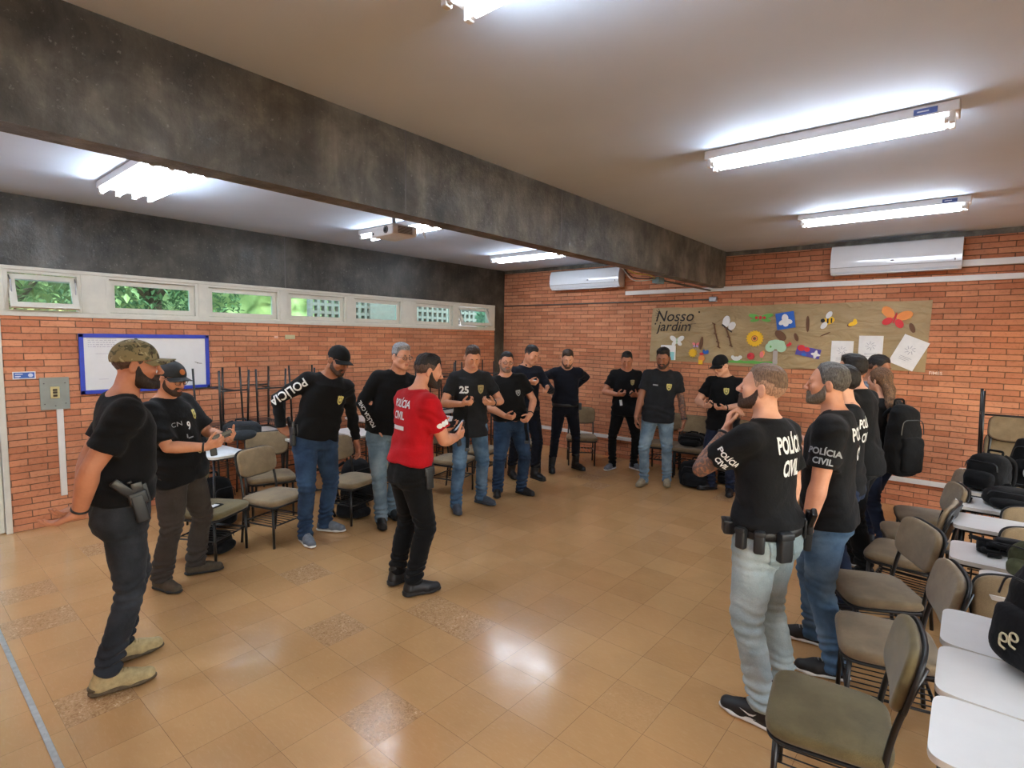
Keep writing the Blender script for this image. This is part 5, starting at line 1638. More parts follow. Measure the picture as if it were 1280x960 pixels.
    ptb = [(0, .165, .110 + .4 * bel, .116, 0), (.35, .172, .116 + .3 * bel, .124, 0), (.7, .170, .112 + .1 * bel, .128, 0), (1.0, .165, .098, .122, 0)]
    ptb = [(a, b * fat * (1.0 if not fem else .98), c * fat ** .6, d * fat ** .6, e) for a, b, c, d, e in ptb]
    Tp = P + up * wt
    Ft.add(loft(Tp, P - V3(0, 0, .12), -pside, [(a, b, c, d, e) for a, b, c, d, e in ptb], 2.4, .02), .03)
    pf = nrm(np.cross(V3(0, 0, 1), pside))
    hemz = sp.get('cuffz', .042)
    fdv = {1: V3(-math.sin(math.radians(fR[2])), math.cos(math.radians(fR[2])), 0), -1: V3(-math.sin(math.radians(fL[2])), math.cos(math.radians(fL[2])), 0)}
    for sg in (1, -1):
        Ft.add(ball(P + pside * sg * .078 - pf * .052 - V3(0, 0, .085), .076 * fat), .05)
        H0 = HP[sg] - V3(0, 0, .04) ; K, A_ = KN[sg], AN[sg]
        Ft.add(poly([H0, H0 * .5 + K * .5, K, K * .65 + A_ * .35 - pf * .010, A_ + V3(0, 0, .03), A_ - V3(0, 0, .065) + fdv[sg] * .012], [.098 * fat * tl ** .3, .084 * fat ** .7 * tl ** .6, .066 * tl, .062 * tl, .055 * tl * sp.get('cuff', 1.0), .058 * tl * sp.get('cuff', 1.0)]), .035)
    X, Y, Z = Ft.grids()
    stack = np.exp(-((Z - .16) / .10) ** 2) * sp.get('stack', 1.0) + .55 * np.exp(-((Z - .50) / .10) ** 2) + .35 * np.exp(-((Z - .82) / .06) ** 2)
    fold = .0075 * np.sin(2 * PI * Z / .052 + 3.2 * wob(X, Y, Z, 16, sp.get('seed', 0) + 3) + 14 * X) * stack + .0040 * wob(X, Y, Z * .55, 24, sp.get('seed', 0) + 5)
    Ft.F += (fold * sp.get('tfold', 1.3)).astype(np.float32)
    Ft.cutmax(np.maximum((X - Tp[0]) * up[0] + (Y - Tp[1]) * up[1] + (Z - Tp[2]) * up[2], hemz - Z))
    Pt, Qt = Ft.mesh(); Pt = relax(Pt, Qt, 1, .4)
    tro = np_mesh(sp.get('trouname', 'trousers'), Pt, Qt, tm, root)
    if sp.get('belt'):
        bb = sp['belt']
        bm = BM(); zb = bb.get('z', .035); hb = bb.get('h', .04)
        w_ = .172 * fat + bb.get('grow', .006); df = (.116 + .35 * bel) * fat ** .6 + bb.get('grow', .006); db = .122 * fat ** .6 + bb.get('grow', .006)
        n_ = 48; rings = []
        for (g_, z_) in ((0, -hb / 2), (.006, -hb / 2 + .003), (.006, hb / 2 - .003), (0, hb / 2)):
            r_ = []
            for i in range(n_):
                cx, sy = sup(2 * PI * i / n_, 2.4)
                p = P + pside * cx * (w_ + g_) + pf * sy * ((df if sy > 0 else db) + g_) + V3(0, 0, zb + z_)
                r_.append(bm.verts.new(Vector(p)))
            rings.append(r_)
        for A2, B2 in zip(rings[:-1], rings[1:]):
            for i in range(n_): bm.faces.new((A2[i], A2[(i + 1) % n_], B2[(i + 1) % n_], B2[i]))
        bo = obj('belt', bm, bb.get('m', M_BLKP), root, smooth=True)
        if bb.get('buckle'):
            bm = BM(); box(bm, (.045, .008, .035), Vector(P + pf * (df + .010) + V3(0, 0, zb)), Matrix.Rotation(math.radians(sp.get('ptw', 0)), 4, 'Z'), bevel=.003); obj('buckle', bm, M_GALV, bo)
    # ---- shoes
    shs = sp.get('shoes', {})
    for sg, f in ((1, fR), (-1, fL)):
        yaw = math.radians(f[2]); Rz = np.array(Matrix.Rotation(yaw, 3, 'Z')); o_ = V3(AN[sg][0], AN[sg][1], f[3] if len(f) > 3 else 0)
        g = lambda x, y, z: o_ + Rz @ V3(x, y, z)
        mz = V3(0, 0, 1); q = sg
        pr = [(cap(g(0, -.035, .060), g(0, -.02, .10 + shs.get('shaft', 0)), .042, .040 + shs.get('shaft', 0) * .04), .01, 'u'),
              (cap(g(0, -.035, .045), g(.004 * q, .08, .048), .041, .042), .02, 'u'), (cap(g(.002 * q, .02, .075), g(.004 * q, .11, .045), .036, .034), .02, 'u'),
              (cap(g(.006 * q, .10, .042), g(.004 * q, .165, .037), .043, .036), .02, 'u')]
        if shs.get('shaft', 0) > .05:
            pr.append((cap(AN[sg], AN[sg] + (KN[sg] - AN[sg]) * (shs['shaft'] / .41 + .06), .046, .054), .02, 'u'))
        def cutb(X, Y, Z, zc=o_[2] + .018): return (zc - Z).astype(np.float32) + 0 * X + 0 * Y
        up_ = implicit('shoe', pr, sp.get('shoeh', .0058), shs['m'], root, .0015, 60, sg, cutb)
        pr = [(cap(g(0, -.045, .017), g(.003 * q, .06, .017), .044, .042, (mz, 2.6)), .01, 'u'), (cap(g(.003 * q, .06, .017), g(.006 * q, .12, .018), .042, .048, (mz, 2.7)), .01, 'u'), (cap(g(.006 * q, .12, .018), g(.004 * q, .172, .021), .048, .036, (mz, 2.4)), .01, 'u')]
        th_ = shs.get('thick', 0.0)
        if th_: pr += [(cap(g(0, -.050, .026 + th_ * .5), g(.004 * q, .06, .020 + th_ * .3), .041, .040, (mz, 2.4)), .01, 'u')]
        def cutz(X, Y, Z, zc=o_[2] + .0015): return (zc - Z).astype(np.float32) + 0 * X + 0 * Y
        so = implicit('sole', pr, sp.get('shoeh', .0058), shs.get('sole', M_SOLEB), up_, 0, 1, 0, cutz)
        if shs.get('laces'):
            bm = BM()
            for k in range(5):
                y = .045 + k * .016; z = .1135 - .40 * (y - .03)
                tube(bm, [Vector(g(-.022, y, z - .006)), Vector(g(0, y + .006, z + .003)), Vector(g(.022, y, z - .006))], .0028, 5)
            tube(bm, [Vector(g(-.03, .03, .100)), Vector(g(0, .028, .115)), Vector(g(.03, .036, .098))], .003, 5)
            obj('laces', bm, shs['laces'], up_, smooth=True)
        if shs.get('swoosh'):
            b = BM(); pts = [(-.035, .012), (-.02, -.004), (.0, -.008), (.05, .012), (.0, .002), (-.018, .004)]
            b.faces.new([b.verts.new((x, y, 0)) for x, y in pts]); b.normal_update()
            for sd in (-1, 1):
                b2 = b.copy()
                if sd < 0: bmesh.ops.scale(b2, vec=(-1, 1, 1), verts=b2.verts)
                dn = Rz @ V3(sd, 0, .15)
                decal('side_mark', up_, b2, Vector(g(sd * .03, .04, .055)), dn, (0, 0, 1), shs['swoosh'], .0015, up_)
            b.free()
    if sp.get('watch'):
        for sg in sp['watch']:
            d_ = nrm(WR[sg] - EL[sg]); c_ = WR[sg] - d_ * .025
            e1 = nrm(np.cross(d_, V3(0, 0, 1)) if abs(d_[2]) < .9 else np.cross(d_, V3(1, 0, 0))); e2 = np.cross(d_, e1)
            bm = BM(); tube(bm, [Vector(c_ + e1 * .033 * math.cos(a) + e2 * .033 * math.sin(a)) for a in [2 * PI * i / 18 for i in range(18)]], .0075, 6, closed=True)
            wb = obj('wristband', bm, M_BLKP, root, smooth=True)
            if sp.get('watchface'):
                bm = BM(); Mx = Matrix(np.stack([e1, d_, e2], 1).tolist()).to_4x4(); box(bm, (.034, .036, .012), (0, 0, .038), bevel=.004); bmesh.ops.transform(bm, matrix=Matrix.Translation(Vector(c_)) @ Mx, verts=bm.verts); obj('watch_case', bm, M_BLK, wb)
    info = dict(root=root, body=body, shirt=shirt, trousers=tro, P=P, N=N, S=SH, E=EL, W=WR, side=side, fwd=fwd, up=up, HC=HC, Rh=Rh, dirs=dirs, K=KN, A=AN, pside=pside, pf=pf, arms=arms, s=s, bs=bvh_of(shirt), bt=bvh_of(tro))
    PEOPLE.append(info)
    return info

def wp(info, p):
    """local point of a person -> world"""
    r = info['root']
    return Matrix.Translation(r.location) @ Matrix.Rotation(r.rotation_euler[2], 4, 'Z') @ (Vector(p) * info['s'])
def grip(info, sg, out=.075, pal=.022):
    a = info['arms']['R' if sg > 0 else 'L']; d = nrm(info['dirs'][sg]); n = np.asarray(a.get('n', (-sg, 0, 0)), float); n = nrm(n - d * (n @ d))
    return info['W'][sg] + d * out + n * pal, d, n
def text_on(info, rows, c, n, up, m=None, name='lettering', target='shirt', off=.0028):
    o = info[target]
    return decal(name, o, lines_bm(rows), c, n, up, m or M_PRINT, off, o, bvh=info['bs'] if target == 'shirt' else info['bt'])
def chest(info, x, z, y=.1): return info['P'] + info['side'] * x + info['up'] * z + info['fwd'] * y
def badge(info, x=-.09, z=.38, w=.075, h=.095, ms=None):
    return decal('chest_badge', info['shirt'], shield_bm(w, h), chest(info, x, z), info['fwd'], info['up'], ms or [M_BADGE, M_BADGE2], .0022, info['shirt'], bvh=info['bs'])
def sleeve_text(info, sg, rows, m=None, f=.45, out=None, vert=False, lower=False, up=None, flip=1):
    A, B = (info['E'][sg], info['W'][sg]) if lower else (info['S'][sg], info['E'][sg])
    c = A + (B - A) * f; d = nrm(B - A); o = V3(*out) if out is not None else info['side'] * sg
    o = nrm(o - d * (o @ d))
    return text_on(info, rows, c, o, np.cross(o, d) * flip if vert else (-d if up is None else up), m, 'sleeve_lettering')

def pistol(label, c, d, n, s=1.0, group=None):
    """small black pistol: slide along d, grip hanging towards -n"""
    t = thing('pistol', label, 'pistol', Vector(c), 0, group)
    d = Vector(d).normalized(); n = Vector(n); n = (n - d * n.dot(d)).normalized(); x = d.cross(n)
    t.rotation_mode = 'QUATERNION'; t.rotation_quaternion = Matrix((x, d, n)).transposed().to_quaternion()
    bm = BM(); box(bm, (.024, .17, .030), (0, .03, .03), bevel=.004); box(bm, (.004, .012, .006), (0, -.05, .047)); box(bm, (.004, .006, .005), (0, .108, .047)); obj('slide', bm, M_GUN, t)
    bm = BM(); box(bm, (.024, .15, .016), (0, .025, .008), bevel=.004); box(bm, (.026, .046, .10), (0, -.045, -.045), Matrix.Rotation(-.25, 4, 'X'), bevel=.008); obj('frame', bm, M_HOLS, t)
    bm = BM(); tube(bm, arc_corner([(0, -.018, .0), (0, -.012, -.028), (0, .026, -.026), (0, .034, .0)], .014), .004, 6); obj('trigger_guard', bm, M_HOLS, t, smooth=True)
    return t
def holster(info, pos, rzdeg, tiltdeg=0, empty=False, name='holster', pistol_in=True):
    """belt holster as a child of the person"""
    root = info['root']
    M = Matrix.Translation(Vector(pos)) @ Matrix.Rotation(math.radians(rzdeg), 4, 'Z') @ Matrix.Rotation(math.radians(tiltdeg), 4, 'X')
    bm = BM()
    box(bm, (.038, .062, .15), (0, 0, -.06), bevel=.012, seg=3); box(bm, (.034, .085, .07), (0, .004, -.005), bevel=.012, seg=3); box(bm, (.012, .11, .10), (-.026, 0, .0), bevel=.004)
    bmesh.ops.transform(bm, matrix=M, verts=bm.verts); ho = obj('holster', bm, M_HOLS, root, angle=.7)
    if pistol_in:
        bm = BM(); box(bm, (.028, .048, .115), (0, -.045, .062), Matrix.Rotation(.55, 4, 'X'), bevel=.009, seg=2); box(bm, (.026, .050, .06), (0, .012, .045), bevel=.005)
        box(bm, (.010, .02, .012), (0, -.012, .082), bevel=.003)
        bmesh.ops.transform(bm, matrix=M, verts=bm.verts); obj('pistol_grip', bm, M_GUN, ho, angle=.7)
    return ho
# ------------------------------------------------------------------ the people in the room
def face(x, y, a):
    v = Vector((x, y)).normalized(); r = Vector((v.y, -v.x)); a = math.radians(a)
    f = v * math.cos(a) + r * math.sin(a)
    return math.atan2(-f.x, f.y)
def put(label, feet, a, H, sp, yaws=(-8, 8), org=None):
    """feet: world floor points (right, left) of the shoe middles; a: heading against the line of sight"""
    (rx, ry), (lx, ly) = feet
    ox, oy = org or ((rx + lx) / 2, (ry + ly) / 2)
    rz = face(ox, oy, a); s = H / 1.78; out = []
    for (x, y), yw in zip(feet, yaws):
        dx, dy = (x - ox) / s, (y - oy) / s
        X = dx * math.cos(rz) + dy * math.sin(rz); Y = -dx * math.sin(rz) + dy * math.cos(rz)
        yr = math.radians(yw)
        out.append((X + math.sin(yr) * .045, Y - math.cos(yr) * .045, yw))
    sp['feet'] = tuple(out)
    return person(label, (ox, oy), rz, H, sp)
BLK = [mat_cloth('black_cotton', (13, 13, 15), .22, .35), mat_cloth('black_cotton_worn', (17, 17, 19), .22, .35), mat_cloth('charcoal_cotton', (33, 34, 37), .2, .35)]
NAVY = mat_cloth('navy_cloth', (18, 22, 34), .2, .35); NAVY2 = mat_cloth('navy_twill', (14, 16, 26), .2, .35); RED = mat_cloth('red_cotton', (178, 14, 26), .12, .35); GREYT = mat_cloth('grey_tee', (92, 98, 110), .15, .3)
J_DARK = mat_cloth('dark_blue_denim', (38, 56, 82), .2, .4, (54, 78, 106)); J_MID = mat_cloth('mid_blue_denim', (70, 98, 126), .2, .4, (112, 140, 166)); J_LIGHT = mat_cloth('light_blue_denim', (104, 126, 142), .15, .4, (140, 160, 172)); J_PALE = mat_cloth('pale_washed_denim', (160, 178, 182), .12, .45, (186, 200, 202))
J_BLACK = mat_cloth('black_denim', (36, 38, 42), .25, .4, (54, 57, 62)); T_BLACK = mat_cloth('black_trouser', (11, 11, 12), .2, .35); T_BROWN = mat_cloth('brown_grey_trouser', (62, 55, 50), .18, .4); J_INDIGO = mat_cloth('indigo_denim', (28, 36, 56), .2, .4, (38, 50, 74))
S_BLK = mat('black_leather', (22, 22, 23), .5, var=.15); S_TAN = mat('tan_suede', (168, 148, 104), .85, var=.2, vs=40, bump=.4, bs=120); S_BRN = mat('brown_suede', (70, 60, 46), .85, var=.2, vs=40, bump=.4, bs=120); S_GREY = mat('grey_mesh', (104, 110, 118), .8, var=.2, vs=40, bump=.4, bs=300); S_BEI = mat('beige_suede', (136, 122, 98), .85, var=.2, vs=40); S_SLATE = mat('slate_leather', (56, 64, 76), .6, var=.15)
HD = mat_hair('hair_black', (20, 17, 16)); HB = mat_hair('hair_dark_brown', (44, 32, 25)); HG = mat_hair('hair_grey', (96, 96, 98), (168, 168, 170)); HSG = mat_hair('hair_salt_pepper', (58, 56, 54), (112, 108, 104)); HLB = mat_hair('hair_long_brown', (66, 46, 34), (132, 98, 70)); HAS = mat_hair('hair_ash_brown', (84, 66, 52))
FADE = mat_hair('hair_fade', (92, 68, 55)); FADED = mat_hair('hair_fade_dark', (62, 48, 42)); FADEL = mat_hair('hair_fade_light', (128, 100, 82))
STB = mat_hair('beard_stubble', (70, 50, 40), (104, 78, 64)); STD = mat_hair('beard_dark_stubble', (46, 33, 27), (78, 58, 47))
STD2 = mat_hair('beard_full', (26, 19, 16), (58, 42, 34))
STG = mat_hair('beard_grey_stubble', (112, 86, 72), (146, 118, 102))
BG = mat_hair('beard_grey', (84, 74, 66), (128, 116, 104))
SK1, SK2, SK3, SK4 = (206, 148, 118), (188, 128, 98), (150, 100, 74), (218, 166, 138)
CAPB = mat_cloth('black_cap_cloth', (20, 20, 21), .2, .2); CAPG = mat_cloth('charcoal_cap_cloth', (52, 54, 56), .2, .2)
def shoes(m, sole=None, **k): return dict(m=m, sole=sole or M_SOLEB, **k)
N_ = lambda x, y, z: (x, y, z)
F1, F2 = math.radians, None

def bars_bm(rows):
    b = BM()
    for x, y, w, h in rows: b.faces.new([b.verts.new(q) for q in ((x - w / 2, y - h / 2, 0), (x + w / 2, y - h / 2, 0), (x + w / 2, y + h / 2, 0), (x - w / 2, y + h / 2, 0))])
    b.normal_update(); return b
def patch(info, c, n, up, rows, m=None, name='printed_patch'):
    return decal(name, info['shirt'], bars_bm(rows), c, n, up, m or M_PRINTG, .0028, info['shirt'], bvh=info['bs'])
def arm_patch(info, sg, rows, m=None, f=.5):
    A, B = info['S'][sg], info['E'][sg]; d = nrm(B - A); o = info['side'] * sg; o = nrm(o - d * (o @ d))
    return patch(info, A + (B - A) * f, o, -d, rows, m, 'sleeve_patch')
# 1 camouflage capped man, left foreground
p1 = put('man in camouflage cap and black t-shirt, hands clasped behind, left foreground', ((-3.385, .793), (-3.66, .92)), 86, 1.855, dict(
    h=.0038, skin=SK2, shirt=BLK[0], trousers=J_BLACK, fat=1.06, belly=.024, loose=1.0, tl=.98, cuff=1.0, cuffz=.095, stack=1.3, sleeve=1.0, arm=1.1, lean=(0, .02), poff=(0, .062), hem=.0, tuck=False,
    shoes=shoes(S_TAN, mat('dark_tan_rubber', (84, 70, 48), .8, var=.25, vs=60), shaft=.01, thick=.035, laces=mat('tan_lace', (150, 132, 92), .8)), hair=dict(style='short', m=FADED, side=.003, top=.004), cap=dict(m=M_CAMO, L=.080, droop=.02), beard=dict(m=STD2, t=.007, chin=1.6), head=(-4, -6, 0), lid=.3,
    arms=dict(R=dict(w=(.09, -.165, .935), pole=(.7, -.5, .1), d=(-.25, -.85, -.35), n=(-.1, -.3, .9), curl=(10, 25, 20), spread=1.3), L=dict(w=(-.03, -.15, .95), pole=(-.8, -.4, 0), d=(.6, -.7, -.2), n=(0, -.3, .9))), watch=(1,), seed=.3), (-3, 6))
holster(p1, tuple(p1['P'] + V3(.205, .045, .055)), 0, 12)
# 2 man with number nine
p2 = put('man in charcoal cap and glasses with number nine on black t-shirt, by the whiteboard', ((-4.46, 1.356), (-4.587, 1.652)), 128, 1.70, dict(
    h=.0042, skin=SK1, shirt=BLK[1], trousers=T_BROWN, fat=1.14, belly=.022, lean=(.04, -.07), loose=1.06, tl=1.18, cuff=1.1, cuffz=.08, hem=-.13, slen=.85, sleeve=1.15, shoes=shoes(S_BRN, shaft=.02, laces=M_SOLEB),
    hair=dict(style='short', m=HD, side=.003), cap=dict(m=CAPG, L=.078, droop=.05, patch=mat('orange_patch', (190, 110, 50), .7)), beard=dict(m=STD, t=.003, chin=.5), glasses=True, head=(-12, -18, 0), lid=.8,
    arms=dict(R=dict(w=(.10, .30, 1.13), d=(-.35, .85, .35), n=(-.75, -.1, .6), curl=(40, 50, 30), pole=(.6, -.5, -.8)), L=dict(w=(-.13, .33, 1.15), d=(.55, .70, .40), n=(.7, -.2, .6), curl=(38, 48, 30), pole=(-.6, -.5, -.8))), watch=(1,), seed=1.1), (-14, 30))
text_on(p2, [('9', .085, 0, .03, .95)], chest(p2, -.0, .31), p2['fwd'], p2['up'])
badge(p2, -.105, .385, .058, .085)
text_on(p2, [('CN', .05, 0, .0, 1.35)], chest(p2, .11, .345), p2['fwd'], p2['up'], M_PRINTG)
patch(p2, chest(p2, .02, .225), p2['fwd'], p2['up'], [(-.02, .012, .012, .03), (.012, -.006, .05, .010)])
# handcuff ring emblem on the shirt front
bm = BM()
for k in range(20):
    a0, a1 = .5 + 5.2 * k / 20, .5 + 5.2 * (k + 1) / 20
    bm.faces.new([bm.verts.new((r_ * math.cos(q), r_ * math.sin(q), 0)) for r_, q in ((.020, a0), (.027, a0), (.027, a1), (.020, a1))])
decal('ring_print', p2['shirt'], bm, chest(p2, -.06, .10), p2['fwd'], p2['up'], mat('pale_yellow_print', (206, 200, 150), .6), bvh=p2['bs'])
# 3 reaching man
p3 = put('man in black cap and long sleeved black shirt reaching for his hip holster', ((-4.54, 2.525), (-4.685, 2.842)), 163, 1.845, dict(
    h=.0042, skin=SK3, shirt=BLK[0], shirtname='long_sleeve_shirt', trousers=J_DARK, fat=1.05, long=True, loose=1.05, hem=-.03, tl=1.12, lean=(-.12, .05), tilt=.10, shoes=shoes(S_GREY, M_SOLEW, laces=S_GREY),
    hair=dict(style='short', m=HD, side=.003), cap=dict(m=CAPB, L=.070, droop=.12), beard=dict(m=STD, t=.003, chin=.4), head=(22, -26, -4), lid=.9,
    arms=dict(R=dict(w=(.30, -.04, 1.03), pole=(1, -.45, .25), d=(-.65, .35, -.45), n=(-.5, -.2, -.6), curl=(40, 45, 25)), L=dict(w=(-.34, .06, .855), pole=(-.3, -.8, 0), d=(-.1, .2, -1), n=(1, .1, .1))), seed=2.0), (4, 42))
badge(p3, -.10, .36, .058, .085)
sleeve_text(p3, 1, [('POLÍCIA', .10, 0, .02, .95)], None, .62, out=tuple(p3['fwd'] * .9 + p3['up'] * .45), vert=True)
holster(p3, tuple(p3['P'] + V3(.205, .03, .06)), 8, 6, pistol_in=True)
# 4 grey haired man
p4 = put('grey haired man with glasses in long sleeved black shirt behind the red shirted man', ((-4.427, 3.266), (-4.535, 3.498)), 166, 1.845, dict(
    h=.0048, skin=SK1, shirt=BLK[0], shirtname='long_sleeve_shirt', trousers=J_LIGHT, fat=1.05, long=True, lean=(-.10, .02), hem=-.06, tl=1.1, shoes=shoes(S_BLK), hair=dict(style='short', m=HG, fade=HSG, fz=.03, top=.018, side=.006, quiff=.006), browm=HSG, glasses=True, head=(20, -8, 0), lid=.4,
    arms=dict(R=dict(w=(.13, .03, .97), pole=(1, -.35, .2), d=(-.15, .2, -1), n=(-1, 0, 0)), L=dict(w=(-.30, .05, .88), n=(1, 0, 0))), seed=2.7), (-4, 10))
sleeve_text(p4, 1, [('POLÍCIA CIVIL', .048, 0, .02, .95)], None, .45, out=tuple(p4['fwd'] * .9 + p4['side'] * .2), vert=True, lower=True, flip=-1)
# 5 red shirted man
p5 = put('bearded man in red t-shirt and black trousers standing in the middle', ((-3.029, 2.578), (-3.285, 2.617)), 62, 1.785, dict(
    h=.0038, skin=SK1, shirt=RED, trousers=T_BLACK, fat=1.06, belly=.012, loose=1.03, lean=(0, .07), hem=.01, tl=1.14, cuffz=.09, sleeve=1.12, arm=1.12, shoes=shoes(S_BLK, shaft=.04, thick=.015, laces=M_SOLEB), hair=dict(style='short', m=HD, fade=FADED, fz=.05, top=.016, side=.004, quiff=.007), beard=dict(m=STD2, t=.008, chin=1.5), head=(-14, -12, 0), lid=.7,
    arms=dict(R=dict(w=(.03, .37, 1.12), d=(-.25, .9, .28), n=(-.85, -.1, .45), curl=(52, 62, 40), pole=(.7, -.3, -1)), L=dict(w=(-.14, .32, 1.17), d=(.30, .92, .12), n=(.5, .0, .85), curl=(14, 22, 14), spread=1.4, pole=(-.7, -.3, -1))), watch=(-1,), seed=3.3), (-12, 8))
text_on(p5, [('POLÍCIA', .078, .075, .025, .82), ('CIVIL', .078, -.012, .025, .86)], chest(p5, -.01, .375, -.1), -p5['fwd'], p5['up'])
bm = BM()
for k, (y_, w_, h_) in enumerate(((0, .15, .030), (-.0, .13, .008))):
    if k == 0: bm.faces.new([bm.verts.new(q) for q in ((-w_ / 2, -h_ / 2, 0), (w_ / 2, -h_ / 2, 0), (w_ / 2, h_ / 2, 0), (-w_ / 2, h_ / 2, 0))])
decal('printed_bar', p5['shirt'], bm, chest(p5, -.01, .275, -.1), -p5['fwd'], p5['up'], M_PRINT, bvh=p5['bs'])
bm = BM()
for k in range(3): bmesh.ops.create_circle(bm, cap_ends=True, radius=.019, segments=14, matrix=Matrix.Translation((-.03 + .03 * k, 0, .0005 * k)))
A_ = p5['S'][1] + (p5['E'][1] - p5['S'][1]) * .50
decal('sleeve_emblem', p5['shirt'], bm, A_, p5['side'] + p5['fwd'] * .1, -(p5['E'][1] - p5['S'][1]), M_PRINT, bvh=p5['bs'])
holster(p5, tuple(p5['P'] + V3(.200, .05, -.01)), 0, 4, pistol_in=False)
# 6 number 25
p6 = put('man with number 25 on black t-shirt and blue jeans looking down at his hands', ((-4.203, 4.097), (-4.183, 4.511)), 170, 1.835, dict(
    h=.0045, skin=SK1, shirt=BLK[2], trousers=J_MID, fat=1.0, loose=1.04, hem=-.16, tl=1.08, shoes=shoes(S_SLATE, S_SLATE), hair=dict(style='short', m=HB, fade=FADE, fz=.05, top=.013, side=.004), head=(2, -25, 0), lid=1.0,
    arms=dict(R=dict(w=(.14, .24, 1.17), d=(-.75, .6, .2), n=(-.35, -.4, .85), curl=(40, 50, 30), pole=(.8, -.4, -.8)), L=dict(w=(-.17, .25, 1.18), d=(.75, .6, .1), n=(.35, -.4, .85), curl=(40, 50, 30), pole=(-.8, -.4, -.8))), watch=(-1,), seed=4.2), (4, 40))
text_on(p6, [('25', .10, 0, .04, .95)], chest(p6, .085, .35), p6['fwd'], p6['up'])
badge(p6, -.09, .36, .068, .10, [mat('badge_bronze', (150, 132, 88), .6), M_BADGE2])
# 7 goatee
p7 = put('stocky man with glasses and goatee in black t-shirt and belted jeans', ((-4.281, 4.857), (-4.09, 5.13)), 172, 1.745, dict(
    h=.0045, skin=SK1, shirt=BLK[0], trousers=J_DARK, fat=1.15, belly=.045, loose=1.02, lean=(.08, 0), hem=.0, tuck=True, tl=1.2, waist=.09, belt=dict(m=S_BLK, z=.02, buckle=True, grow=.008), shoes=shoes(S_BLK), hair=dict(style='short', m=HD, fade=FADED, top=.013, side=.005), beard=dict(m=STG, t=.0032, chin=.9), glasses=True, head=(4, -4, -4), lid=.3, sleeve=1.12,
    arms=dict(R=dict(w=(.12, .27, 1.03), d=(-.75, .55, -.1), n=(-.3, -.6, .6), curl=(45, 55, 30), pole=(.9, -.4, -.6)), L=dict(w=(-.18, .24, 1.04), d=(.55, .5, -.6), n=(.5, -.7, .3), curl=(38, 48, 28), pole=(-.9, -.4, -.6))), watch=(-1,), seed=5.1), (-8, 42))
badge(p7, -.11, .33, .06, .075, [M_PRINTG, BLK[2]])
# 8 navy uniform
p8 = put('man in navy uniform jacket behind the goateed man, looking down at his hands', ((-4.72, 5.66), (-4.40, 5.80)), 150, 1.83, dict(
    h=.005, skin=SK1, shirt=NAVY, shirtname='uniform_jacket', trousers=NAVY2, fat=1.04, long=True, highcollar=True, hem=-.04, tl=1.1, belt=dict(m=M_BLKP, z=-.01, h=.045, grow=.014), shoes=shoes(S_BLK, shaft=.09), cuffz=.16, hair=dict(style='short', m=HD, fade=FADED, top=.012, side=.004), head=(16, -22, 0), lid=1.0,
    arms=dict(R=dict(w=(.12, .27, 1.31), d=(-.6, .7, -.1), n=(-.5, -.3, .7), curl=(45, 55, 30), pole=(.9, -.3, -.8)), L=dict(w=(-.14, .30, 1.24), d=(.5, .6, -.5), n=(.6, -.4, .4), curl=(45, 55, 30), pole=(-.9, -.3, -.8))), seed=6.1), (-10, 8), org=(-4.57, 5.73))
# 9 navy shirt arms behind
p9_ = put('bearded man in navy long sleeved shirt with both arms behind his back', ((-4.505, 6.285), (-4.317, 6.665)), 178, 1.78, dict(
    h=.0052, skin=SK4, shirt=NAVY, shirtname='long_sleeve_shirt', trousers=NAVY2, fat=1.02, long=True, hem=.03, tuck=True, tl=.98, belt=dict(m=M_BLKP, z=.02, h=.05, grow=.012), shoes=shoes(S_BLK, shaft=.10), cuffz=.20, hair=dict(style='short', m=HB, fade=FADE, top=.016, side=.005), beard=dict(m=STB, t=.003), head=(6, -24, 0), lean=(0, .07), lid=1.0,
    arms=dict(R=dict(w=(.22, -.16, 1.14), pole=(1, -.1, .75), d=(-.4, -.3, -.6), n=(-.6, .5, 0), su=.01), L=dict(w=(-.10, -.20, 1.17), pole=(-1, -.15, .9), d=(.8, -.2, -.4), n=(0, .8, -.3), su=.02)), seed=7.1), (6, 36))
bm = BM(); box(bm, (.05, .05, .10), (-.19, .02, p9_['P'][2] - .0), bevel=.012); obj('belt_pouch', bm, M_HOLS, p9_['root'], angle=.7)
# 10 black shirt and trousers at the wall
p10 = put('man in black t-shirt and black trousers with grey sneakers by the back wall', ((-3.965, 7.004), (-3.69, 7.26)), 174, 1.755, dict(
    h=.0055, skin=SK2, shirt=BLK[0], trousers=T_BLACK, fat=1.02, loose=1.05, hem=-.13, tl=1.0, shoes=shoes(S_GREY, M_SOLEW), hair=dict(style='short', m=HD, fade=FADED, top=.012, side=.004), head=(-6, -24, 0), lid=1.0,
    arms=dict(R=dict(w=(.14, .24, 1.15), d=(-.7, .55, .1), n=(-.3, -.5, .8), curl=(35, 50, 30), pole=(.9, -.4, -.6)), L=dict(w=(-.10, .27, 1.15), d=(.35, .8, .1), n=(.6, -.3, .7), curl=(45, 55, 30), pole=(-.9, -.4, -.6))), seed=8.1), (-34, 34))
badge(p10, -.08, .37, .06, .085, [mat('badge_bronze', (150, 132, 88), .6), M_BADGE2])
arm_patch(p10, -1, [(0, .010, .045, .012), (0, -.010, .045, .012)], M_PRINT, .45)
b_ = BM(); b_.faces.new([b_.verts.new(q) for q in ((-.018, -.042, 0), (.018, -.042, 0), (.018, .042, 0), (-.018, .042, 0))]); decal('white_tag', p10['shirt'], b_, chest(p10, .075, .07), p10['fwd'], p10['up'] + p10['side'] * .15, M_PRINT, .006, bvh=p10['bs'])
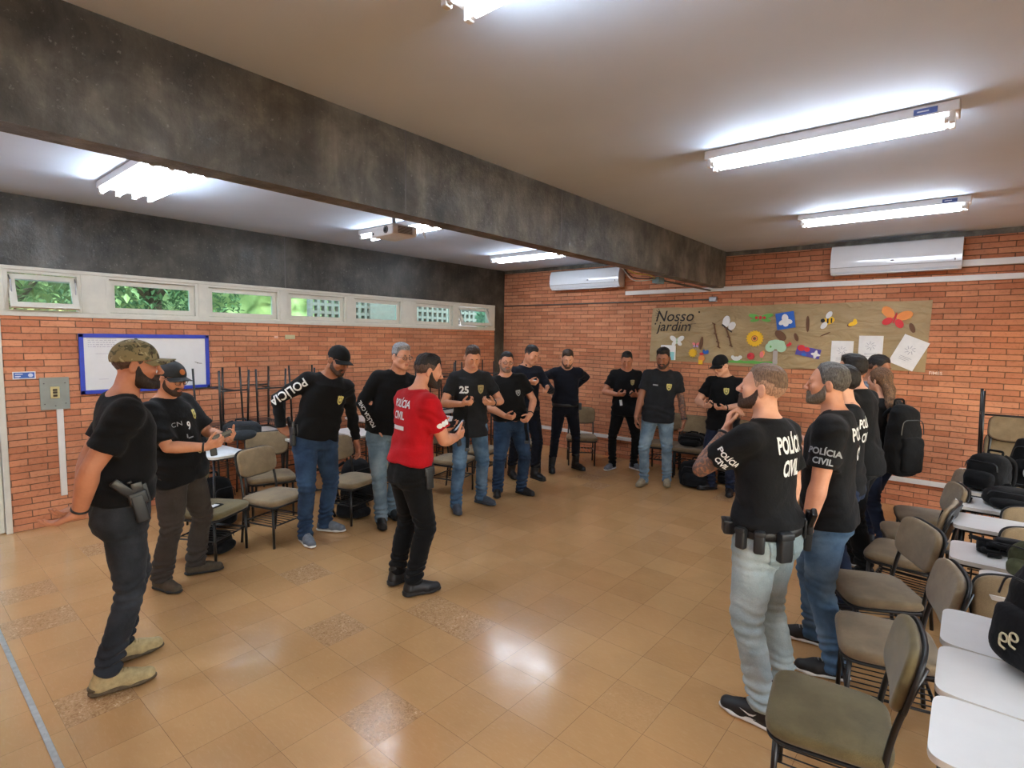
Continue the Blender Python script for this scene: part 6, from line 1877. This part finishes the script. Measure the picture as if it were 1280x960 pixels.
# 11 grey shirt, blue jeans
p11 = put('man in faded black t-shirt with yellow badge, blue jeans and beige boots', ((-3.207, 6.519), (-2.974, 6.741)), 176, 1.815, dict(
    h=.0052, skin=SK3, shirt=BLK[2], trousers=J_LIGHT, fat=1.03, loose=1.05, hem=-.12, tl=1.04, shoes=shoes(S_BEI, M_SOLET, shaft=.03), hair=dict(style='short', m=HD, fade=FADED, fz=.03, top=.022, side=.006, quiff=.006), beard=dict(m=STD, t=.003), head=(-14, -16, 0), lid=1.0, lean=(-.04, 0), tattoo=(-1,),
    arms=dict(R=dict(w=(.27, .06, .87), d=(.05, .3, -1), n=(-1, 0, 0), curl=(18, 30, 20)), L=dict(w=(-.33, .02, .86), d=(.12, .2, -1), n=(1, .1, 0), curl=(25, 38, 24), pole=(-.8, -.5, 0))), watch=(-1,), watchface=True, seed=9.1), (-26, -4))
badge(p11, -.085, .35, .065, .09); patch(p11, chest(p11, .08, .36), p11['fwd'], p11['up'], [(0, 0, .06, .016)])
arm_patch(p11, -1, [(0, .010, .045, .012), (0, -.010, .045, .012)])
# 12 capped man at the back
p12 = put('man in black cap and black t-shirt looking down by the mural', ((-2.493, 6.934), (-2.20, 6.86)), 196, 1.755, dict(
    h=.0052, skin=SK4, shirt=BLK[0], trousers=J_INDIGO, fat=1.02, loose=1.06, hem=-.14, tl=1.04, shoes=shoes(S_BLK), hair=dict(style='short', m=HD, side=.003), cap=dict(m=CAPB, L=.072, droop=.05), head=(-26, -28, 0), lid=1.0,
    arms=dict(R=dict(w=(.13, .26, 1.13), d=(-.6, .65, .2), n=(-.5, -.3, .8), curl=(40, 50, 30), pole=(.9, -.4, -.6)), L=dict(w=(-.10, .27, 1.13), d=(.55, .7, -.05), n=(.3, -.2, .9), curl=(30, 42, 24), pole=(-.9, -.4, -.6))), watch=(-1,), seed=10.1), (-40, 10))
badge(p12, -.06, .37, .065, .09); sleeve_text(p12, -1, [('POLÍCIA', .032, .02, .03, .85), ('CIVIL', .032, -.02, .03, .85)], M_PRINT, .48)
# 13 foreground right, tattooed arm
p13 = put('man in pale jeans with tattooed arm and hand on chin, right foreground', ((-.70, 3.10), (-.735, 2.80)), -62, 1.79, dict(
    h=.0034, hh=.0034, skin=SK4, shirt=BLK[1], trousers=J_PALE, trouname='jeans', fat=1.05, belly=.0, loose=1.02, poff=(0, .085), lean=(0, .03), hem=-.0, tuck=True, sleeve=1.05, arm=1.06, tl=1.14, legh=.0075, cuffz=.09, waist=.085, hairh=.0036, shoes=shoes(S_BLK, M_SOLEW, thick=.045, laces=M_SOLEB, swoosh=M_SOLEW), hair=dict(style='short', m=HAS, fade=FADEL, fz=.045, top=.012, side=.003), browm=HB, beard=dict(m=STD, t=.0036, chin=.8), head=(18, 9, 0), lid=.3, tattoo=(-1,),
    belt=dict(m=M_BLKP, z=.012, h=.052, grow=.016), arms=dict(L=dict(w=(-.05, .255, 1.425), pole=(-.75, .35, -1), d=(.12, -.10, .98), n=(.35, -.85, -.25), curl=(45, 55, 30), thumb=(.6, .5, .4)), R=dict(w=(.24, .10, .88), n=(-1, 0, 0))), watch=(-1,), seed=11.1), (6, 10))
text_on(p13, [('POLÍCIA', .112, .07, .035, .50), ('CIVIL', .112, -.045, .035, .56)], chest(p13, .01, .365, -.1), -p13['fwd'], p13['up'])
sleeve_text(p13, -1, [('POLÍCIA', .040, .022, .03, .85), ('CIVIL', .040, -.021, .03, .85)], M_PRINT, .46, out=tuple(-p13['fwd'] * .8 - p13['side'] * .5))
def belt_gear(info, ang, w, d, h, dz, name='belt_pouch', m=None, bev=.012):
    c, s_ = math.cos(ang), math.sin(ang)
    p = info['P'] + info['pside'] * c * .205 + info['pf'] * s_ * (.155 if s_ < 0 else .15)
    bm = BM(); box(bm, (w, d, h), (0, 0, 0), bevel=bev, seg=3); box(bm, (w * 1.02, d * .5, h * .22), (0, d * .3, h * .36), bevel=.006)
    out = nrm(info['pside'] * c * .155 + info['pf'] * s_ * .205); rz_ = math.atan2(out[1], out[0]) - PI / 2
    bmesh.ops.transform(bm, matrix=Matrix.Translation(Vector(p + out * d * .35 + V3(0, 0, dz))) @ Matrix.Rotation(rz_, 4, 'Z'), verts=bm.verts)
    return obj(name, bm, m or M_HOLS, info['root'], angle=.7)
belt_gear(p13, math.radians(140), .085, .055, .075, .010); belt_gear(p13, math.radians(178), .05, .04, .11, -.012); belt_gear(p13, math.radians(206), .05, .04, .115, -.016); belt_gear(p13, math.radians(242), .072, .045, .15, -.035)
holster(p13, tuple(p13['P'] + p13['pside'] * .155 - p13['pf'] * .135 + V3(0, 0, .02)), -50, 8)
belt_gear(p13, math.radians(-12), .05, .03, .06, .0, 'belt_tag', mat('pale_tag', (190, 186, 178), .6))
def pocket(info, x, z, w=.135, hh=.15):
    o = [(-w / 2, hh * .45), (w / 2, hh * .45), (w * .46, -hh * .32), (0, -hh * .52), (-w * .46, -hh * .32)]
    bm = BM(); bm.faces.new([bm.verts.new((a, b, 0)) for a, b in o[::-1]]); bm.normal_update()
    return decal('back_pocket', info['trousers'], bm, info['P'] + info['pside'] * x + V3(0, 0, z), -info['pf'], (0, 0, 1), mat_cloth('pale_denim_pocket', (150, 168, 172), .12, .45), .004, info['trousers'], bvh=info['bt'])
pocket(p13, -.085, -.085); pocket(p13, .085, -.085)
# 14 grey beard next to him
p14 = put('man with grey beard and mid blue jeans just behind the pale jeans man', ((-.70, 3.80), (-.53, 3.47)), -84, 1.785, dict(
    h=.0036, hh=.0036, skin=SK1, shirt=BLK[1], trousers=J_MID, trouname='jeans', fat=1.08, belly=.02, loose=1.10, poff=(0, .02), hem=-.10, sleeve=1.08, arm=1.1, slen=.74, tl=1.12, hairh=.0038, shoes=shoes(S_BLK, M_SOLEW, laces=M_PRINTG), hair=dict(style='receding', m=HSG, fade=HSG, top=.013, side=.006), browm=HD, beard=dict(m=BG, t=.0055, chin=.6), head=(2, 2, 0), lid=.3,
    arms=dict(L=dict(w=(-.26, .05, .86), pole=(-.6, -.8, 0), d=(.10, .30, -.95), n=(1, .1, .1), curl=(14, 25, 18), spread=1.5), R=dict(w=(.24, .08, .87), n=(-1, 0, 0))), seed=12.1), (6, 14))
text_on(p14, [('POLÍCIA', .10, .07, .03, .80), ('CIVIL', .10, -.045, .03, .80)], chest(p14, .03, .37, -.1), -p14['fwd'], p14['up'])
sleeve_text(p14, -1, [('POLÍCIA', .048, .026, .03, .9), ('CIVIL', .048, -.026, .03, .9)], M_PRINTG, .52)
# 15-18 the far part of the right group
p15 = put('dark haired person in black t-shirt hidden behind the grey bearded man', ((-.74, 4.68), (-.61, 4.42)), -76, 1.735, dict(
    h=.005, skin=SK4, shirt=BLK[1], trousers=J_INDIGO, fat=1.0, hem=-.1, tl=1.1, shoes=shoes(S_BLK, M_SOLEW), hair=dict(style='short', m=HD, top=.024, side=.014), head=(8, 0, 0), arms=dict(R=dict(w=(.05, .28, 1.2), d=(-.8, .5, .2), n=(0, -.5, .8), curl=(40, 50, 30)), L=dict(w=(-.10, .26, 1.15), d=(.7, .6, .3), n=(0, -.5, .8), curl=(40, 50, 30))), seed=13.1))
text_on(p15, [('POLÍCIA', .09, .06, .03, .80), ('CIVIL', .09, -.045, .03, .80)], chest(p15, .03, .37, -.1), -p15['fwd'], p15['up'])
p16 = put('tall dark haired man in black t-shirt behind, bare forearm hanging, right group', ((-.73, 5.42), (-.59, 5.08)), -68, 1.815, dict(
    h=.0045, skin=SK4, shirt=BLK[0], trousers=T_BLACK, fat=1.04, loose=1.05, lean=(0, .06), hem=-.12, tl=1.1, slen=.74, sleeve=1.1, shoes=shoes(S_BLK, M_SOLEW), hair=dict(style='short', m=HD, fade=FADED, fz=.0, top=.018, side=.008, quiff=.008), head=(12, 0, 0), lid=.3,
    arms=dict(R=dict(w=(.25, .08, .87), n=(-1, 0, 0)), L=dict(w=(-.26, .12, .90), d=(.1, .3, -1), n=(1, 0, 0), pole=(-.5, -.9, 0))), seed=14.1), (4, 8))
p17 = put('woman with long brown hair in black t-shirt and jeans, black backpack on her back', ((-.68, 6.12), (-.54, 5.88)), -46, 1.69, dict(
    h=.005, fem=True, skin=SK4, shirt=BLK[1], trousers=J_INDIGO, fat=.98, hem=-.08, tl=.95, shoes=shoes(S_BLK), hair=dict(style='long', m=HLB, tail=[(0, -.06, 0, .06), (0, -.105, -.09, .058), (-.02, -.135, -.22, .05), (-.03, -.165, -.36, .038), (-.03, -.19, -.48, .014)]), head=(4, -2, 0), lid=.4,
    arms=dict(R=dict(w=(.24, .06, .86), n=(-1, 0, 0)), L=dict(w=(-.24, .06, .87), n=(1, 0, 0))), seed=15.1), (4, 8))
p18 = put('dark haired man in grey t-shirt by the mural facing right and looking down', ((-.78, 6.42), (-.78, 6.68)), 98, 1.80, dict(
    h=.0052, skin=SK3, shirt=GREYT, trousers=J_INDIGO, fat=1.0, hem=-.1, tl=1.05, shoes=shoes(S_BLK), hair=dict(style='short', m=HD, fade=FADED, fz=.03, top=.014, side=.006), head=(-4, -16, 0), lid=.9,
    arms=dict(R=dict(w=(.24, .10, .87), n=(-1, 0, 0)), L=dict(w=(-.24, .08, .87), n=(1, 0, 0))), seed=16.1))
# woman's backpack: worn, but a thing of its own
r17 = p17['root']; q17 = wp(p17, tuple(p17['P'] - p17['fwd'] * .24 - V3(0, 0, .16)))
backpack('backpack', 'black backpack worn by the long haired woman', tuple(q17), r17.rotation_euler[2] + PI, M_BAG, .29, .20, .64, seed=12.3)

# ------------------------------------------------------------------ things held in the hands
def held(info, sg, kind, label, out=.075, pal=.026, along=None, nn=None, **k):
    c, d, n = grip(info, sg, out, pal)
    rzm = Matrix.Rotation(info['root'].rotation_euler[2], 3, 'Z')
    D = rzm @ Vector(along if along is not None else d); Nn = rzm @ Vector(nn if nn is not None else n)
    W = wp(info, tuple(c))
    if kind == 'pistol': return pistol(label, W, D, Nn)
    D.normalize(); Nn = (Nn - D * Nn.dot(D)).normalized(); X = D.cross(Nn)
    return phone('mobile_phone', label, W, Matrix((X, D, Nn)).transposed(), **k)
held(p2, 1, 'pistol', 'small black pistol held by the man with number nine', along=(-.55, .75, .35), nn=(0, -.2, 1))
held(p5, -1, 'phone', 'black phone lying in the open hand of the red shirted man', out=.10)
held(p5, 1, 'pistol', 'small black pistol in the closed hand of the red shirted man', along=(-.5, .8, .4), nn=(0, -.3, 1))
held(p6, 1, 'phone', 'dark phone in the hands of the man with number 25', w=.06, h=.12)
held(p10, -1, 'phone', 'dark phone held by the man in black trousers at the back wall')
held(p12, 1, 'phone', 'dark phone held by the capped man by the mural')
held(p8, 1, 'phone', 'small white card held by the navy uniformed man', w=.055, h=.085, screen=False, m=P_('white', (232, 234, 236)))

# straps hanging from the hands of two men
def hanging_strap(info, sg, L, label, out=.05):
    c, d, n = grip(info, sg, out, .02)
    t = thing('strap', label, 'strap', wp(info, tuple(c)), info['root'].rotation_euler[2])
    bm = BM(); N = 14; w = .018
    prev = None
    for i in range(N + 1):
        z = -L * i / N; y = .012 * math.sin(i * .7); x = .01 * math.sin(i * .4)
        cur = [bm.verts.new(p) for p in ((x - w, y - .0015, z), (x + w, y - .0015, z), (x + w, y + .0015, z), (x - w, y + .0015, z))]
        if prev:
            for j in range(4): bm.faces.new((prev[j], prev[(j + 1) % 4], cur[(j + 1) % 4], cur[j]))
        else: bm.faces.new(cur)
        prev = cur
    bm.faces.new(prev[::-1]); bmesh.ops.recalc_face_normals(bm, faces=bm.faces)
    obj('webbing', bm, M_BAG, t)
    bm = BM(); box(bm, (.05, .012, .035), (x, .01, -L + .01), bevel=.004); obj('buckle', bm, M_BUC, t)
hanging_strap(p6, 1, .52, 'black webbing strap hanging from the hand of the man with number 25')
hanging_strap(p7, -1, .30, 'short black strap hanging from the hand of the goateed man')
# ------------------------------------------------------------------ camera, world
def R_cam(yaw, pit, roll):
    f = Vector((math.sin(yaw) * math.cos(pit), math.cos(yaw) * math.cos(pit), -math.sin(pit)))
    r = Vector((math.cos(yaw), -math.sin(yaw), 0)); d = f.cross(r)
    r2 = r * math.cos(roll) + d * math.sin(roll); d2 = d * math.cos(roll) - r * math.sin(roll)
    return Matrix((r2, -d2, -f)).transposed()
cd = bpy.data.cameras.new('camera'); co = bpy.data.objects.new('camera', cd); COL.objects.link(co)
co.matrix_world = Matrix.Translation((0, 0, CAMZ)) @ R_cam(-0.69892794, 0.08419266, -0.01631664).to_4x4()
cd.sensor_width = 36; cd.lens = 682.337 / 1280 * 36; cd.clip_start = .05
SC.camera = co
w = bpy.data.worlds.new('sky'); SC.world = w; w.use_nodes = True
nt = w.node_tree; bg = nt.nodes['Background']
sky = nt.nodes.new('ShaderNodeTexSky'); sky.sky_type = 'NISHITA'; sky.sun_disc = False
sky.sun_elevation = math.radians(40); sky.sun_rotation = math.radians(120); sky.air_density = 1.2; sky.dust_density = 2.0
nt.links.new(sky.outputs[0], bg.inputs['Color']); bg.inputs['Strength'].default_value = 1.0
sd = bpy.data.lights.new('sun', 'SUN'); so = bpy.data.objects.new('sun', sd); COL.objects.link(so)
sd.energy = 3.0; sd.angle = .01; sd.color = (1, .95, .86); so.rotation_euler = Vector((.25, .7, .67)).to_track_quat('Z', 'Y').to_euler(); so.location = (-12, 4, 9)
SC.view_settings.view_transform = 'Standard'; SC.view_settings.look = 'None'; SC.view_settings.gamma = 1.0
SC.view_settings.use_curve_mapping = False
SC.view_settings.exposure = 0.52
SC.cycles.use_denoising = True
SC.cycles.max_bounces = 8; SC.cycles.diffuse_bounces = 4; SC.cycles.glossy_bounces = 3; SC.cycles.transparent_max_bounces = 8
SC.cycles.sample_clamp_indirect = 6.0
SC.cycles.caustics_reflective = False; SC.cycles.caustics_refractive = False
